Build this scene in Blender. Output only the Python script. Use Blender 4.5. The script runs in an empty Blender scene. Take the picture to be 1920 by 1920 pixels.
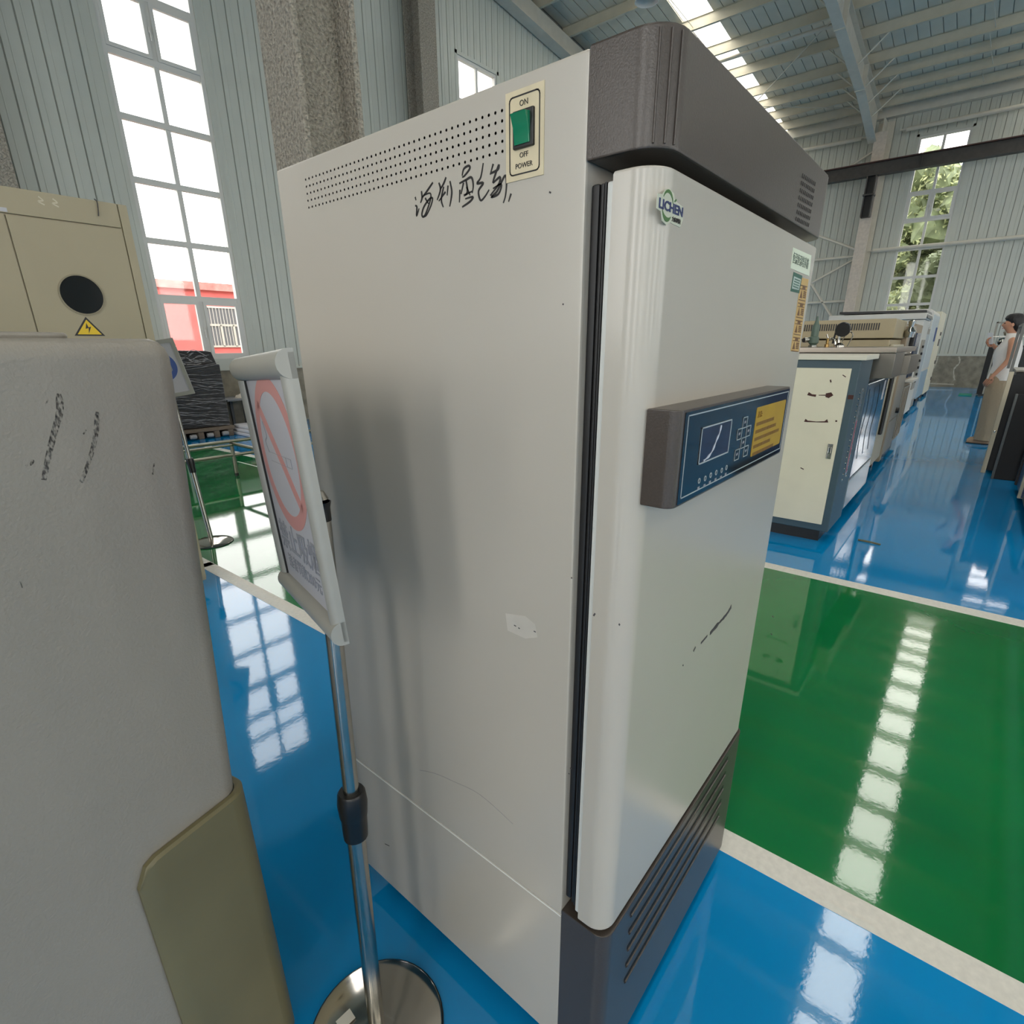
import bpy, bmesh, math, random
from mathutils import Vector, Matrix, Euler
R = math.radians
random.seed(7)
scene = bpy.context.scene
C = scene.collection
# ------------------------------------------------------------------ camera
F, PIT, ROL, YAW, CX, CY, HC = 1011.0, -0.3433, -0.0061, 0.6913, 964.4, 1009.2, 1.25
fw = Vector((math.cos(YAW)*math.cos(PIT), math.sin(YAW)*math.cos(PIT), math.sin(PIT)))
rt0 = Vector((math.sin(YAW), -math.cos(YAW), 0)); up0 = rt0.cross(fw)
rt = math.cos(ROL)*rt0 + math.sin(ROL)*up0; up = -math.sin(ROL)*rt0 + math.cos(ROL)*up0
CAM = Vector((0, 0, HC))
cd = bpy.data.cameras.new('camera'); cam = bpy.data.objects.new('camera', cd); C.objects.link(cam)
cam.matrix_world = Matrix(((rt.x, up.x, -fw.x, 0), (rt.y, up.y, -fw.y, 0), (rt.z, up.z, -fw.z, HC), (0, 0, 0, 1)))
cd.sensor_width = 36; cd.lens = F/1920*36; cd.clip_start = .02; cd.clip_end = 300
cd.shift_x = -(CX-960)/1920; cd.shift_y = (CY-960)/1920
scene.camera = cam
def ray(u, v): return fw + rt*((u-CX)/F) - up*((v-CY)/F)
def un(u, v, ax, val):
    d = ray(u, v); i = 'xyz'.index(ax); return CAM + d*((val-CAM[i])/d[i])
# ------------------------------------------------------------------ light and exposure
SKY = 7.0
w = bpy.data.worlds.new('overcast_sky'); scene.world = w; w.use_nodes = True
bg = w.node_tree.nodes['Background']; bg.inputs[0].default_value = (1, .985, .95, 1); bg.inputs[1].default_value = SKY
scene.view_settings.view_transform = 'Standard'; scene.view_settings.look = 'None'
scene.view_settings.exposure = -0.6; scene.view_settings.gamma = 1; scene.view_settings.use_curve_mapping = False
scene.cycles.use_denoising = True
scene.cycles.max_bounces = 10; scene.cycles.diffuse_bounces = 6; scene.cycles.transparent_max_bounces = 16
scene.cycles.sample_clamp_indirect = 6
XR_W, YL_W, XB_W, YN_W, RIDGE = 21.26, 9.35, -9.0, -16.0, 6.13
def zp(x): return 7.3 + .1*(XR_W-x) if x >= RIDGE else 7.3 + .1*(XR_W-RIDGE) - .1*(RIDGE-x)
def area(name, loc, size, L, rot, col=(1, .985, .95)):
    l = bpy.data.lights.new(name, 'AREA'); l.shape = 'RECTANGLE'; l.size, l.size_y = size
    l.energy = L*math.pi*size[0]*size[1]; l.color = col
    o = bpy.data.objects.new(name, l); C.objects.link(o); o.location = loc; o.rotation_euler = rot; return o
SLOPE = math.atan(.1)
SKYL = [(6.22, 6.91), (-.60, .10), (-7.4, -6.7), (-14.2, -13.5)]       # skylight strips (y ranges)
for y0, y1 in SKYL:                                                     # daylight above each translucent strip
    for sgn, xa, xb in ((1, RIDGE+.3, XR_W-.2), (-1, XB_W+.2, RIDGE-.3)):
        if y0 > 5:
            if sgn < 0: continue
            xa = 9.0
        xm = (xa+xb)/2
        area('skylight_daylight', (xm, (y0+y1)/2, zp(xm)+.36), ((xb-xa)/math.cos(SLOPE), y1-y0), 9.0, (0, SLOPE*sgn, 0), (1, .97, .90))
BACKWIN = [-12.5, -8.5, -4.0, .2, 5.0]                                  # unseen tall windows behind the photographer, added to let light in
for y in BACKWIN: area('window_daylight', (XB_W-.12, y, 3.9), (5.6, 1.3), 8.0, (0, R(-90), 0), (1, .985, .95))
NEARWIN = [-5, 1, 7, 13, 18]
for x in NEARWIN: area('window_daylight', (x, YN_W-.12, 3.9), (1.3, 5.6), 8.0, (R(90), 0, 0), (1, .985, .95))  # area lamps added outside the unseen windows
# ------------------------------------------------------------------ materials
def lin(c): return tuple((x/255/12.92 if x/255 <= .04045 else ((x/255+.055)/1.055)**2.4) for x in c)
MATS = {}
def mat(name, col, rough=.5, metal=0, spec=.5, noise=None, bump=None, coat=0, stretch=None, emit=None, alpha=None):
    if name in MATS: return MATS[name]
    m = bpy.data.materials.new(name); m.use_nodes = True; n = m.node_tree.nodes; l = m.node_tree.links
    b = n['Principled BSDF']; c = lin(col)
    b.inputs['Base Color'].default_value = (*c, 1); b.inputs['Roughness'].default_value = rough
    b.inputs['Metallic'].default_value = metal; b.inputs['Specular IOR Level'].default_value = spec
    b.inputs['Coat Weight'].default_value = coat; b.inputs['Coat Roughness'].default_value = .08
    if alpha is not None: b.inputs['Alpha'].default_value = alpha
    if emit: b.inputs['Emission Color'].default_value = (*lin(emit[0]), 1); b.inputs['Emission Strength'].default_value = emit[1]
    tc = n.new('ShaderNodeTexCoord'); src = tc.outputs['Object']
    if stretch:
        mp = n.new('ShaderNodeMapping'); mp.inputs['Scale'].default_value = stretch; l.new(src, mp.inputs[0]); src = mp.outputs[0]
    if noise:
        t = n.new('ShaderNodeTexNoise'); t.inputs['Scale'].default_value = noise[0]; t.inputs['Detail'].default_value = 5; l.new(src, t.inputs[0])
        r = n.new('ShaderNodeValToRGB'); a = noise[1]
        r.color_ramp.elements[0].position = .3; r.color_ramp.elements[1].position = .7
        r.color_ramp.elements[0].color = (*[max(0, x*(1-a)) for x in c], 1); r.color_ramp.elements[1].color = (*[min(1, x*(1+a)) for x in c], 1)
        l.new(t.outputs[0], r.inputs[0]); l.new(r.outputs[0], b.inputs['Base Color'])
    if bump:
        t = n.new('ShaderNodeTexNoise'); t.inputs['Scale'].default_value = bump[0]; t.inputs['Detail'].default_value = 3; l.new(src, t.inputs[0])
        bp = n.new('ShaderNodeBump'); bp.inputs['Strength'].default_value = bump[1]; bp.inputs['Distance'].default_value = bump[2] if len(bump) > 2 else .001
        l.new(t.outputs[0], bp.inputs['Height']); l.new(bp.outputs[0], b.inputs['Normal'])
    MATS[name] = m; return m
def glassmat(name, tint=(1, 1, 1), gloss=.06, diff=0, dcol=(1, 1, 1)):
    m = bpy.data.materials.new(name); m.use_nodes = True; n = m.node_tree.nodes; l = m.node_tree.links; n.clear()
    o = n.new('ShaderNodeOutputMaterial'); t = n.new('ShaderNodeBsdfTransparent'); t.inputs[0].default_value = (*tint, 1)
    g = n.new('ShaderNodeBsdfGlossy'); g.inputs['Roughness'].default_value = .03
    x = n.new('ShaderNodeMixShader'); x.inputs[0].default_value = gloss
    l.new(t.outputs[0], x.inputs[1]); l.new(g.outputs[0], x.inputs[2]); last = x
    if diff:
        d = n.new('ShaderNodeBsdfDiffuse'); d.inputs[0].default_value = (*dcol, 1); y = n.new('ShaderNodeMixShader'); y.inputs[0].default_value = diff
        l.new(x.outputs[0], y.inputs[1]); l.new(d.outputs[0], y.inputs[2]); last = y
    l.new(last.outputs[0], o.inputs[0]); MATS[name] = m; return m
M_GLASS = glassmat('window_glass', gloss=.02); M_SKYL = glassmat('skylight_sheet', (.95, .95, .93), .03, .12)
M_FILM = glassmat('clear_film', (.95, .97, 1), .30)
M_BLUE = mat('blue_epoxy', (6, 134, 196), .045, spec=.75, noise=(1.2, .10), bump=(45, .10, .0008))
M_GREEN = mat('green_epoxy', (14, 116, 58), .045, spec=.75, noise=(1.5, .14), bump=(45, .10, .0008))
M_LINE = mat('white_floor_paint', (222, 218, 208), .45, noise=(60, .07))
M_SHEET = mat('wall_sheet', (190, 192, 182), .38, spec=.5, noise=(1.3, .05))
M_JOINT = mat('wall_joint', (136, 136, 128), .6)
M_ROOF = mat('roof_sheet', (208, 200, 182), .45, noise=(2, .07))
M_STEELW = mat('white_painted_steel', (198, 192, 178), .5, noise=(6, .05))
M_PURL = mat('purlin_paint', (196, 188, 168), .5, noise=(5, .05))
M_CONC = mat('concrete', (140, 132, 116), .85, noise=(6, .28), bump=(30, .4, .01))
M_FIRE = mat('sprayed_fireproofing', (158, 150, 137), .95, noise=(48, .36), bump=(48, 1.0, .03))
M_BEAM = mat('black_crane_beam', (62, 58, 54), .55, noise=(8, .2))
M_UPVC = mat('white_window_frame', (206, 204, 198), .35)
M_CAB = mat('cabinet_cream_powder', (182, 175, 163), .25, spec=.55, noise=(3, .02), bump=(420, .10, .0006))
M_CABD = mat('cabinet_brown_grey', (68, 60, 54), .30, spec=.5, noise=(420, .12), bump=(520, .35, .0006))
M_GASK = mat('black_rubber', (26, 25, 25), .5)
M_BLK = mat('black_plastic', (18, 18, 19), .35)
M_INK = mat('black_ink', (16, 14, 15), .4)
M_PLATE = mat('aged_label', (206, 192, 160), .5, noise=(60, .06))
M_GREENSW = mat('green_rocker', (6, 120, 84), .2, coat=.5)
M_GLOSSPANEL = mat('control_glass', (20, 24, 28), .07, spec=.6, coat=.4, noise=(9, .3))
M_LINEGREY = mat('print_grey', (168, 176, 178), .4)
M_YELLOW = mat('yellow_sticker', (174, 138, 10), .4, noise=(25, .08))
M_SCREEN = mat('lcd_screen', (44, 42, 60), .12, noise=(8, .2))
M_DKTEXT = mat('brown_print', (120, 84, 6), .5)
M_LEFTM = mat('textured_cream_plastic', (146, 140, 130), .46, noise=(4, .03), bump=(260, .35, .002))
M_GUARD = mat('olive_rubber_guard', (110, 103, 74), .42, noise=(5, .10), bump=(200, .05))
M_SCUFF = mat('dark_scuff', (66, 62, 62), .8, noise=(300, .4))
def streak(name, col, scale, lo_, hi_, stretch=(1, 1, 1)):
    m = mat(name, col, .75); n = m.node_tree.nodes; l = m.node_tree.links; tc = n.new('ShaderNodeTexCoord'); mp_ = n.new('ShaderNodeMapping'); mp_.inputs['Scale'].default_value = stretch
    t = n.new('ShaderNodeTexNoise'); t.inputs['Scale'].default_value = scale; t.inputs['Detail'].default_value = 6; r = n.new('ShaderNodeMapRange'); r.inputs[1].default_value = lo_; r.inputs[2].default_value = hi_
    l.new(tc.outputs['Object'], mp_.inputs[0]); l.new(mp_.outputs[0], t.inputs[0]); l.new(t.outputs[0], r.inputs[0]); l.new(r.outputs[0], n['Principled BSDF'].inputs['Alpha']); return m
M_STREAK = streak('rubbed_black_scuff', (46, 44, 46), 480, .42, .90, (1, 1, .45))
M_STAIN = mat('brushed_steel', (176, 172, 164), .22, metal=1, noise=(40, .08))
M_CHROME = mat('polished_steel', (190, 186, 178), .12, metal=1)
M_ALU = mat('anodised_aluminium', (160, 158, 150), .42, metal=.15, noise=(20, .03))
M_PAPER = mat('white_print', (178, 176, 180), .5)
M_RED = mat('faded_red_print', (196, 138, 132), .5)
M_GREYP = mat('grey_print', (140, 140, 146), .5)
M_TAN = mat('tan_enamel', (154, 143, 117), .42, noise=(3, .04))
M_TAND = mat('tan_enamel_dark', (130, 120, 96), .45, noise=(3, .04))
M_PORT = mat('dark_porthole_glass', (6, 6, 7), .04, spec=.6)
def box(x0, x1, y0, y1, z0, z1, bm=None, bev=0, seg=2):
    b = bmesh.new(); r = bmesh.ops.create_cube(b, size=1)
    bmesh.ops.scale(b, vec=(abs(x1-x0), abs(y1-y0), abs(z1-z0)), verts=b.verts)
    bmesh.ops.translate(b, vec=((x0+x1)/2, (y0+y1)/2, (z0+z1)/2), verts=b.verts)
    if bev: bmesh.ops.bevel(b, geom=list(b.edges), offset=bev, segments=seg, affect='EDGES', profile=.5)
    return join(bm, b)
def join(bm, b):
    if bm is None: return b
    me = bpy.data.meshes.new('tmp'); b.to_mesh(me); b.free(); bm.from_mesh(me); bpy.data.meshes.remove(me); return bm
def prism(poly, axis, a, b_, bm=None, bev=0):
    """polygon of 2D points extruded along axis from a to b_"""
    b = bmesh.new()
    def P(p, t): return {'x': (t, p[0], p[1]), 'y': (p[0], t, p[1]), 'z': (p[0], p[1], t)}[axis]
    v0 = [b.verts.new(P(p, a)) for p in poly]; v1 = [b.verts.new(P(p, b_)) for p in poly]
    b.faces.new(v0); b.faces.new(v1); n = len(poly)
    for i in range(n): b.faces.new((v0[i], v0[(i+1) % n], v1[(i+1) % n], v1[i]))
    bmesh.ops.recalc_face_normals(b, faces=b.faces)
    if bev:
        es = [e for e in b.edges if (e.verts[0] in v0) == (e.verts[1] in v0)]
        bmesh.ops.bevel(b, geom=es, offset=bev, segments=2, affect='EDGES', profile=.5)
    return join(bm, b)
def tube(pts, rad, bm=None, seg=10, cap=True):
    b = bmesh.new(); pts = [Vector(p) for p in pts]; n = len(pts); rings = []
    rad = rad if isinstance(rad, (list, tuple)) else [rad]*n; prev = None
    for i, p in enumerate(pts):
        t = (pts[min(i+1, n-1)]-pts[max(i-1, 0)]).normalized()
        a = prev if prev is not None else (Vector((0, 0, 1)) if abs(t.z) < .9 else Vector((1, 0, 0)))
        u = (a - t*a.dot(t)).normalized(); v = t.cross(u); prev = u
        rings.append([b.verts.new(p + (u*math.cos(2*math.pi*k/seg) + v*math.sin(2*math.pi*k/seg))*rad[i]) for k in range(seg)])
    for i in range(n-1):
        for k in range(seg): b.faces.new((rings[i][k], rings[i][(k+1) % seg], rings[i+1][(k+1) % seg], rings[i+1][k]))
    if cap: b.faces.new(rings[0][::-1]); b.faces.new(rings[-1])
    bmesh.ops.recalc_face_normals(b, faces=b.faces)
    return join(bm, b)
def lathe(prof, c=(0, 0, 0), bm=None, seg=32, mtx=None, cap=True):
    b = bmesh.new(); rings = []
    for r_, z in prof:
        rings.append([b.verts.new((r_*math.cos(2*math.pi*k/seg), r_*math.sin(2*math.pi*k/seg), z)) for k in range(seg)] if r_ > 1e-6 else [b.verts.new((0, 0, z))])
    for A, B in zip(rings, rings[1:]):
        if len(A) == 1 and len(B) == 1: continue
        for k in range(seg):
            k2 = (k+1) % seg
            if len(A) == 1: b.faces.new((A[0], B[k2], B[k]))
            elif len(B) == 1: b.faces.new((A[k], A[k2], B[0]))
            else: b.faces.new((A[k], A[k2], B[k2], B[k]))
    for Rg in (rings[0], rings[-1]):
        if len(Rg) > 1 and cap: b.faces.new(Rg)
    bmesh.ops.recalc_face_normals(b, faces=b.faces)
    if mtx: b.transform(mtx)
    bmesh.ops.translate(b, vec=c, verts=b.verts)
    return join(bm, b)
def smooth_path(p, k=5):
    if len(p) < 3: return p
    out = []; q = [p[0]] + list(p) + [p[-1]]
    for i in range(1, len(q)-2):
        for s in range(k):
            t = s/k; a, b, c, d = q[i-1], q[i], q[i+1], q[i+2]
            out.append(tuple(.5*((2*b[j]) + (-a[j]+c[j])*t + (2*a[j]-5*b[j]+4*c[j]-d[j])*t*t + (-a[j]+3*b[j]-3*c[j]+d[j])*t**3) for j in range(len(b))))
    return out + [tuple(p[-1])]
def ribbon(pts, wid, nrm, off=.0004, bm=None):
    """flat stroke lying on a surface with normal nrm"""
    b = bmesh.new(); nrm = Vector(nrm).normalized(); pts = [Vector(p)+nrm*off for p in pts]; n = len(pts); prev = None
    wid = wid if isinstance(wid, (list, tuple)) else [wid]*n
    for i, p in enumerate(pts):
        t = pts[min(i+1, n-1)]-pts[max(i-1, 0)]
        if t.length < 1e-9: continue
        s = t.normalized().cross(nrm)*wid[min(i, len(wid)-1)]/2
        cur = [b.verts.new(p+s), b.verts.new(p-s), b.verts.new(p-s-nrm*off*.9), b.verts.new(p+s-nrm*off*.9)]
        if prev:
            for k in range(4): b.faces.new((prev[k], prev[(k+1) % 4], cur[(k+1) % 4], cur[k]))
        else: b.faces.new(cur)
        prev = cur
    if prev: b.faces.new(prev)
    bmesh.ops.recalc_face_normals(b, faces=b.faces)
    return join(bm, b)
def plate(corners, nrm, th=.0006, bm=None):
    """thin slab from coplanar corner points, standing proud by th"""
    b = bmesh.new(); nrm = Vector(nrm).normalized()
    v0 = [b.verts.new(Vector(c)) for c in corners]; v1 = [b.verts.new(Vector(c)+nrm*th) for c in corners]; n = len(v0)
    b.faces.new(v0); b.faces.new(v1)
    for i in range(n): b.faces.new((v0[i], v0[(i+1) % n], v1[(i+1) % n], v1[i]))
    bmesh.ops.recalc_face_normals(b, faces=b.faces)
    return join(bm, b)
def frame_line(corners, nrm, wid, off=.0008, bm=None):
    n = len(corners)
    for i in range(n):
        a, c = Vector(corners[i]), Vector(corners[(i+1) % n]); d = (c-a).normalized()*wid/2
        bm = ribbon([a-d, c+d], wid, nrm, off, bm)
    return bm
WM = {}
def fin(o, smooth=True):
    if smooth:
        bm = bmesh.new(); bm.from_mesh(o.data)
        for f in bm.faces: f.smooth = True
        for e in bm.edges:
            if len(e.link_faces) == 2 and e.calc_face_angle(0) > R(38): e.smooth = False
        bm.to_mesh(o.data); bm.free()
def obj(name, bm, m, parent=None, local=False, smooth=True):
    """link bmesh as one mesh object; world-space geometry is moved into the parent's frame unless local"""
    if parent is not None and not local: bm.transform(WM[parent.name].inverted())
    me = bpy.data.meshes.new(name); bm.to_mesh(me); bm.free(); me.materials.append(m)
    o = bpy.data.objects.new(name, me); C.objects.link(o)
    if parent is not None: o.parent = parent; WM[o.name] = WM[parent.name]
    else: WM[o.name] = Matrix.Identity(4)
    fin(o, smooth)
    if smooth: wn = o.modifiers.new('weighted', 'WEIGHTED_NORMAL'); wn.keep_sharp = True; wn.mode = 'FACE_AREA'
    return o
def tag(o, label=None, cat=None, group=None, kind=None):
    if label: o['label'] = label
    if cat: o['category'] = cat
    if group: o['group'] = group
    if kind: o['kind'] = kind
    return o
def thing(name, label, cat, loc=(0, 0, 0), rot=(0, 0, 0), group=None):
    o = bpy.data.objects.new(name, None); C.objects.link(o); o.location = loc; o.rotation_euler = rot; o.empty_display_size = .1
    WM[o.name] = Matrix.Translation(loc) @ Euler(rot).to_matrix().to_4x4()
    return tag(o, label, cat, group)
def struct(name, bm, m, label=None):
    o = obj(name, bm, m, smooth=False); o['kind'] = 'structure'
    if label: o['label'] = label
    return o
def shared(name, src, parent, loc=None, mtx=None):
    o = bpy.data.objects.new(name, src.data); C.objects.link(o); o.parent = parent; WM[o.name] = WM[parent.name]
    if loc: o.location = loc
    if mtx is not None: o.matrix_local = mtx
    return o
def text(s, size, mtx, bm=None, ax='CENTER', ext=.0003, sx=1, bold=0):
    cu = bpy.data.curves.new('txt', 'FONT'); cu.body = s; cu.size = size; cu.align_x = ax; cu.align_y = 'CENTER'; cu.extrude = ext; cu.resolution_u = 3; cu.offset = bold
    o = bpy.data.objects.new('txt', cu); C.objects.link(o)
    dg = bpy.context.evaluated_depsgraph_get(); me = bpy.data.meshes.new_from_object(o.evaluated_get(dg))
    b = bmesh.new(); b.from_mesh(me); b.transform(mtx @ Matrix.Diagonal((sx, 1, 1, 1)))
    bpy.data.objects.remove(o); bpy.data.curves.remove(cu); bpy.data.meshes.remove(me)
    return join(bm, b)
def fr(o, x, y):
    x, y = Vector(x).normalized(), Vector(y).normalized(); z = x.cross(y); o = Vector(o)
    return Matrix(((x.x, y.x, z.x, o.x), (x.y, y.y, z.y, o.y), (x.z, y.z, z.z, o.z), (0, 0, 0, 1)))
def side_fr(p): return fr(p, (0, -1, 0), (0, 0, 1))      # on a face looking towards -x
def front_fr(p): return fr(p, (1, 0, 0), (0, 0, 1))      # on a face looking towards -y
def rrect(x0, x1, y0, y1, r, n=5, which=(1, 1, 1, 1)):
    out = []
    for (cx, cy, a0), on in zip(((x1-r, y1-r, 0), (x0+r, y1-r, 90), (x0+r, y0+r, 180), (x1-r, y0+r, 270)), which):
        if on: out += [(cx+r*math.cos(R(a0+90*k/n)), cy+r*math.sin(R(a0+90*k/n))) for k in range(n+1)]
        else: out.append((cx+r*math.copysign(1, math.cos(R(a0+45))), cy+r*math.copysign(1, math.sin(R(a0+45)))))
    return out
# ================================================================== THE HALL
# floor ------------------------------------------------------------
floor = struct('floor', box(XB_W-.2, XR_W, YN_W-.2, YL_W, -.12, 0), M_BLUE, 'glossy blue and green epoxy floor with white lines')
def strip(pts, z0, z1):
    b = bmesh.new(); v0 = [b.verts.new((x, y, z0)) for x, y in pts]; v1 = [b.verts.new((x, y, z1)) for x, y in pts]; n = len(pts)
    b.faces.new(v0[::-1]); b.faces.new(v1)
    for i in range(n): b.faces.new((v0[i], v0[(i+1) % n], v1[(i+1) % n], v1[i]))
    bmesh.ops.recalc_face_normals(b, faces=b.faces); return b
def xl(y): return 1.275 - .027*max(y, -2)         # near white line (its near edge), runs along y
obj('green_zone', strip([(xl(-13)+.02, -13), (3.27, -13), (3.27, .9), (2.9, 7.6), (1.05, 9.3), (xl(8)+.02, 8)], 0, .0006), M_GREEN, floor, smooth=False)
for a, b, wd in (((xl(-13), -13), (xl(8.5), 8.5), .075),):
    obj('white_line', strip([a, (a[0]+wd, a[1]), (b[0]+wd, b[1]), b], 0, .0012), M_LINE, floor, smooth=False)
obj('white_line', strip([(3.22, -13), (3.31, -13), (3.31, .95), (2.99, 7.75), (2.90, 7.75), (3.22, .95)], 0, .0012), M_LINE, floor, smooth=False)
obj('white_line', strip([(-6, 3.36), (xl(3.36), 3.36), (xl(3.42), 3.42), (-6, 3.42)], 0, .0012), M_LINE, floor, smooth=False)
obj('white_line', strip([(2.72, 6.42), (2.74, 6.42), (2.76, 5.2), (2.74, 5.2)], 0, .0012), M_LINE, floor, smooth=False)
# walls ------------------------------------------------------------
def wall_with_openings(axis, c0, c1, lo, hi, ztop, opens, z0=0):
    """wall slab along an axis with tall openings (a,b,zlo,zhi)"""
    bm = None
    def bx(a, b, za, zb):
        nonlocal bm
        if b-a < 1e-4 or zb-za < 1e-4: return
        bm = box(a, b, c0, c1, za, zb, bm) if axis == 'x' else box(c0, c1, a, b, za, zb, bm)
    cur = lo
    for a, b, za, zb in sorted(opens):
        bx(cur, a, z0, ztop); bx(a, b, z0, za); bx(a, b, zb, ztop); cur = b
    bx(cur, hi, z0, ztop); return bm
WZ0, WZ1 = 1.08, 6.72
WL = [(-3.1, -1.9), (3.24, 4.47), (9.58, 10.78), (15.9, 17.1)]
WRr = [(1.50, 2.68), (-2.25, -1.07), (6.2, 7.35), (-14.2, -13.0)]
wall_left = struct('wall_left', wall_with_openings('x', YL_W, YL_W+.12, XB_W-.2, XR_W+.2, 8.95, [(a, b, WZ0, WZ1) for a, b in WL]), M_JOINT, 'pale ribbed steel gable wall with tall windows')
wall_right = struct('wall_right', wall_with_openings('y', XR_W, XR_W+.12, YN_W-.2, YL_W+.2, 7.6, [(a, b, .95, WZ1) for a, b in WRr]), M_JOINT, 'pale ribbed steel side wall above a concrete base')
wall_back = struct('wall_back', wall_with_openings('y', XB_W-.08, XB_W, YN_W-.2, YL_W+.2, 7.6, [(y-.65, y+.65, 1.1, 6.7) for y in BACKWIN]), M_SHEET)
wall_front = struct('wall_front', wall_with_openings('x', YN_W-.08, YN_W, XB_W-.2, XR_W+.2, 8.95, [(x-.65, x+.65, 1.1, 6.7) for x in NEARWIN]), M_SHEET)
# ribbed sheets, one piece each
PW = .198
def sheet_bm(w_, z0, z1, along):
    g = .006
    prof = [(g, 0), (g+.004, -.012), (.07, -.012), (.074, -.016), (.082, -.016), (.086, -.012), (w_-g-.004, -.012), (w_-g, 0)]
    return prism([(p[0], p[1]) for p in prof], 'z', z0, z1) if along == 'x' else prism([(p[1], p[0]) for p in prof], 'z', z0, z1)
cache = {}
def sheet(parent, along, a, w_, z0, z1):
    key = (along, round(w_, 3), round(z0, 3), round(z1, 3))
    loc = (a, YL_W, 0) if along == 'x' else (XR_W, a, 0)
    if key in cache: return shared('wall_sheet', cache[key], parent, loc)
    o = obj('wall_sheet', sheet_bm(w_, z0, z1, along), M_SHEET, parent, local=True, smooth=False); o.location = loc; cache[key] = o
def sheets(parent, along, lo, hi, wins, ztop, zbot=.92):
    cuts = [lo] + [e for a, b in sorted(wins) if b > lo and a < hi for e in (a-.05, b+.05)] + [hi]
    for i in range(0, len(cuts)-1):
        a, b = cuts[i], cuts[i+1]; n = max(1, round((b-a)/PW)); w_ = (b-a)/n
        for k in range(n):
            if i % 2 == 0: sheet(parent, along, a+k*w_, w_, zbot, ztop if not callable(ztop) else ztop(a+k*w_))
            else:
                sheet(parent, along, a+k*w_, w_, WZ1+.05, ztop if not callable(ztop) else ztop(a+k*w_))
sheets(wall_left, 'x', -.9, 21.2, WL[1:], lambda x: min(8.7, round(zp(x)+.12, 1)))
sheets(wall_right, 'y', -4.6, 9.3, WRr[:3], 7.42)
# concrete base
obj('concrete_base', box(XB_W, XR_W-.03, YL_W-.04, YL_W, 0, .90), M_CONC, wall_left, smooth=False)
cb = obj('concrete_base', box(XR_W-.05, XR_W, YN_W, YL_W-.05, 0, .885), M_CONC, wall_right, smooth=False)
obj('base_flashing', box(XR_W-.055, XR_W-.0, YN_W, YL_W-.05, .885, .945), M_SHEET, wall_right, smooth=False)
# dried run marks and a mossy foot on the concrete base of the right wall
bm = None
for y, dx in ((1.05, .05), (.55, -.04)):
    bm = ribbon(smooth_path([(XR_W-.05, y, .87), (XR_W-.05, y-.03+dx*.5, .7), (XR_W-.05, y+.04, .5), (XR_W-.05, y+dx, .2)]), [.02, .05, .03, .05, .02, .03]*4, (-1, 0, 0), .002, bm)
bm = ribbon([(XR_W-.05, 1.1, .09), (XR_W-.05, .5, .08)], .035, (-1, 0, 0), .002, bm)
obj('lime_run', bm, mat('lime_run', (186, 178, 162), .9, noise=(20, .15)), wall_right)
obj('base_flashing', box(XB_W, XR_W-.03, YL_W-.06, YL_W, .90, .93), M_SHEET, wall_left, smooth=False)
# windows ----------------------------------------------------------
def window(idx, along, a, b, z0, z1, bars, opening, label, face, sgn=1):
    """along: direction of the wall; face: inner wall plane coordinate"""
    def bx(p, q, za, zb, d0, d1, bm=None, bev=0):
        return box(p, q, face+d0, face+d1, za, zb, bm, bev) if along == 'x' else box(face+d0, face+d1, p, q, za, zb, bm, bev)
    t = .055
    bm = bx(a, a+t, z0, z1, .0, .08); bx(b-t, b, z0, z1, .0, .08, bm); bx(a+t, b-t, z0, z0+t, .0, .08, bm); bx(a+t, b-t, z1-t, z1, .0, .08, bm)
    root = struct('window_%d' % idx, bm, M_UPVC, label)
    tr = bx(a-.06, a, z0-.06, z1+.06, -.02, .012); bx(b, b+.06, z0-.06, z1+.06, -.02, .012, tr); bx(a-.06, b+.06, z1, z1+.06, -.02, .012, tr)
    obj('window_trim', tr, M_SHEET, root, smooth=False)
    obj('sill_flashing', bx(a-.08, b+.08, z0-.16, z0, -.035, .012), M_SHEET, root, smooth=False)
    mid = (a+b)/2; zs = [z0] + bars + [z1]
    obj('mullion', bx(mid-.032, mid+.032, z0+t, z1-t, .018, .068), M_UPVC, root, smooth=False)
    for z in bars: obj('glazing_bar', bx(a+t, b-t, z-.036, z+.036, .012, .07), M_UPVC, root, smooth=False)
    for i in range(len(zs)-1):
        for p, q in ((a+t, mid-.032), (mid+.032, b-t)):
            obj('pane', bx(p, q, zs[i]+.036, zs[i+1]-.036, .044, .048), M_GLASS, root, smooth=False)
            if i in opening:
                za, zb = zs[i]+.036, zs[i+1]-.036
                s = bx(p, p+.045, za, zb, -.005, .04); bx(q-.045, q, za, zb, -.005, .04, s)
                bx(p+.045, q-.045, za, za+.045, -.005, .04, s); bx(p+.045, q-.045, zb-.045, zb, -.005, .04, s)
                sash = obj('sash', s, M_UPVC, root, smooth=False)
        if i in opening:
            zm = (zs[i]+zs[i+1])/2
            h = bx(mid-.03, mid-.005, zm-.03, zm+.03, -.03, -.005, None, .004); bx(mid-.024, mid-.012, zm-.12, zm, -.045, -.03, h, .004)
            obj('window_handle', h, M_UPVC, root)
    return root
LB = [1.94, 2.67, 3.40, 4.12, 4.82, 5.52, 5.99]
RB = [1.62, 2.35, 3.10, 3.86, 4.60, 5.33, 6.05]
wins = {}
window(1, 'x', *WL[1], WZ0, WZ1, LB, (0, 5), 'tall white gridded window looking onto the red building', YL_W)
window(2, 'x', *WL[2], WZ0, WZ1, LB, (0, 5), 'tall white gridded window whose top shows above the incubator', YL_W)
window(3, 'y', *WRr[0], .95, WZ1, RB, (5,), 'tall white gridded window full of green trees', XR_W)
window(4, 'y', *WRr[1], .95, WZ1, RB, (5,), 'tall white gridded window behind the standing person', XR_W)
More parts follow.
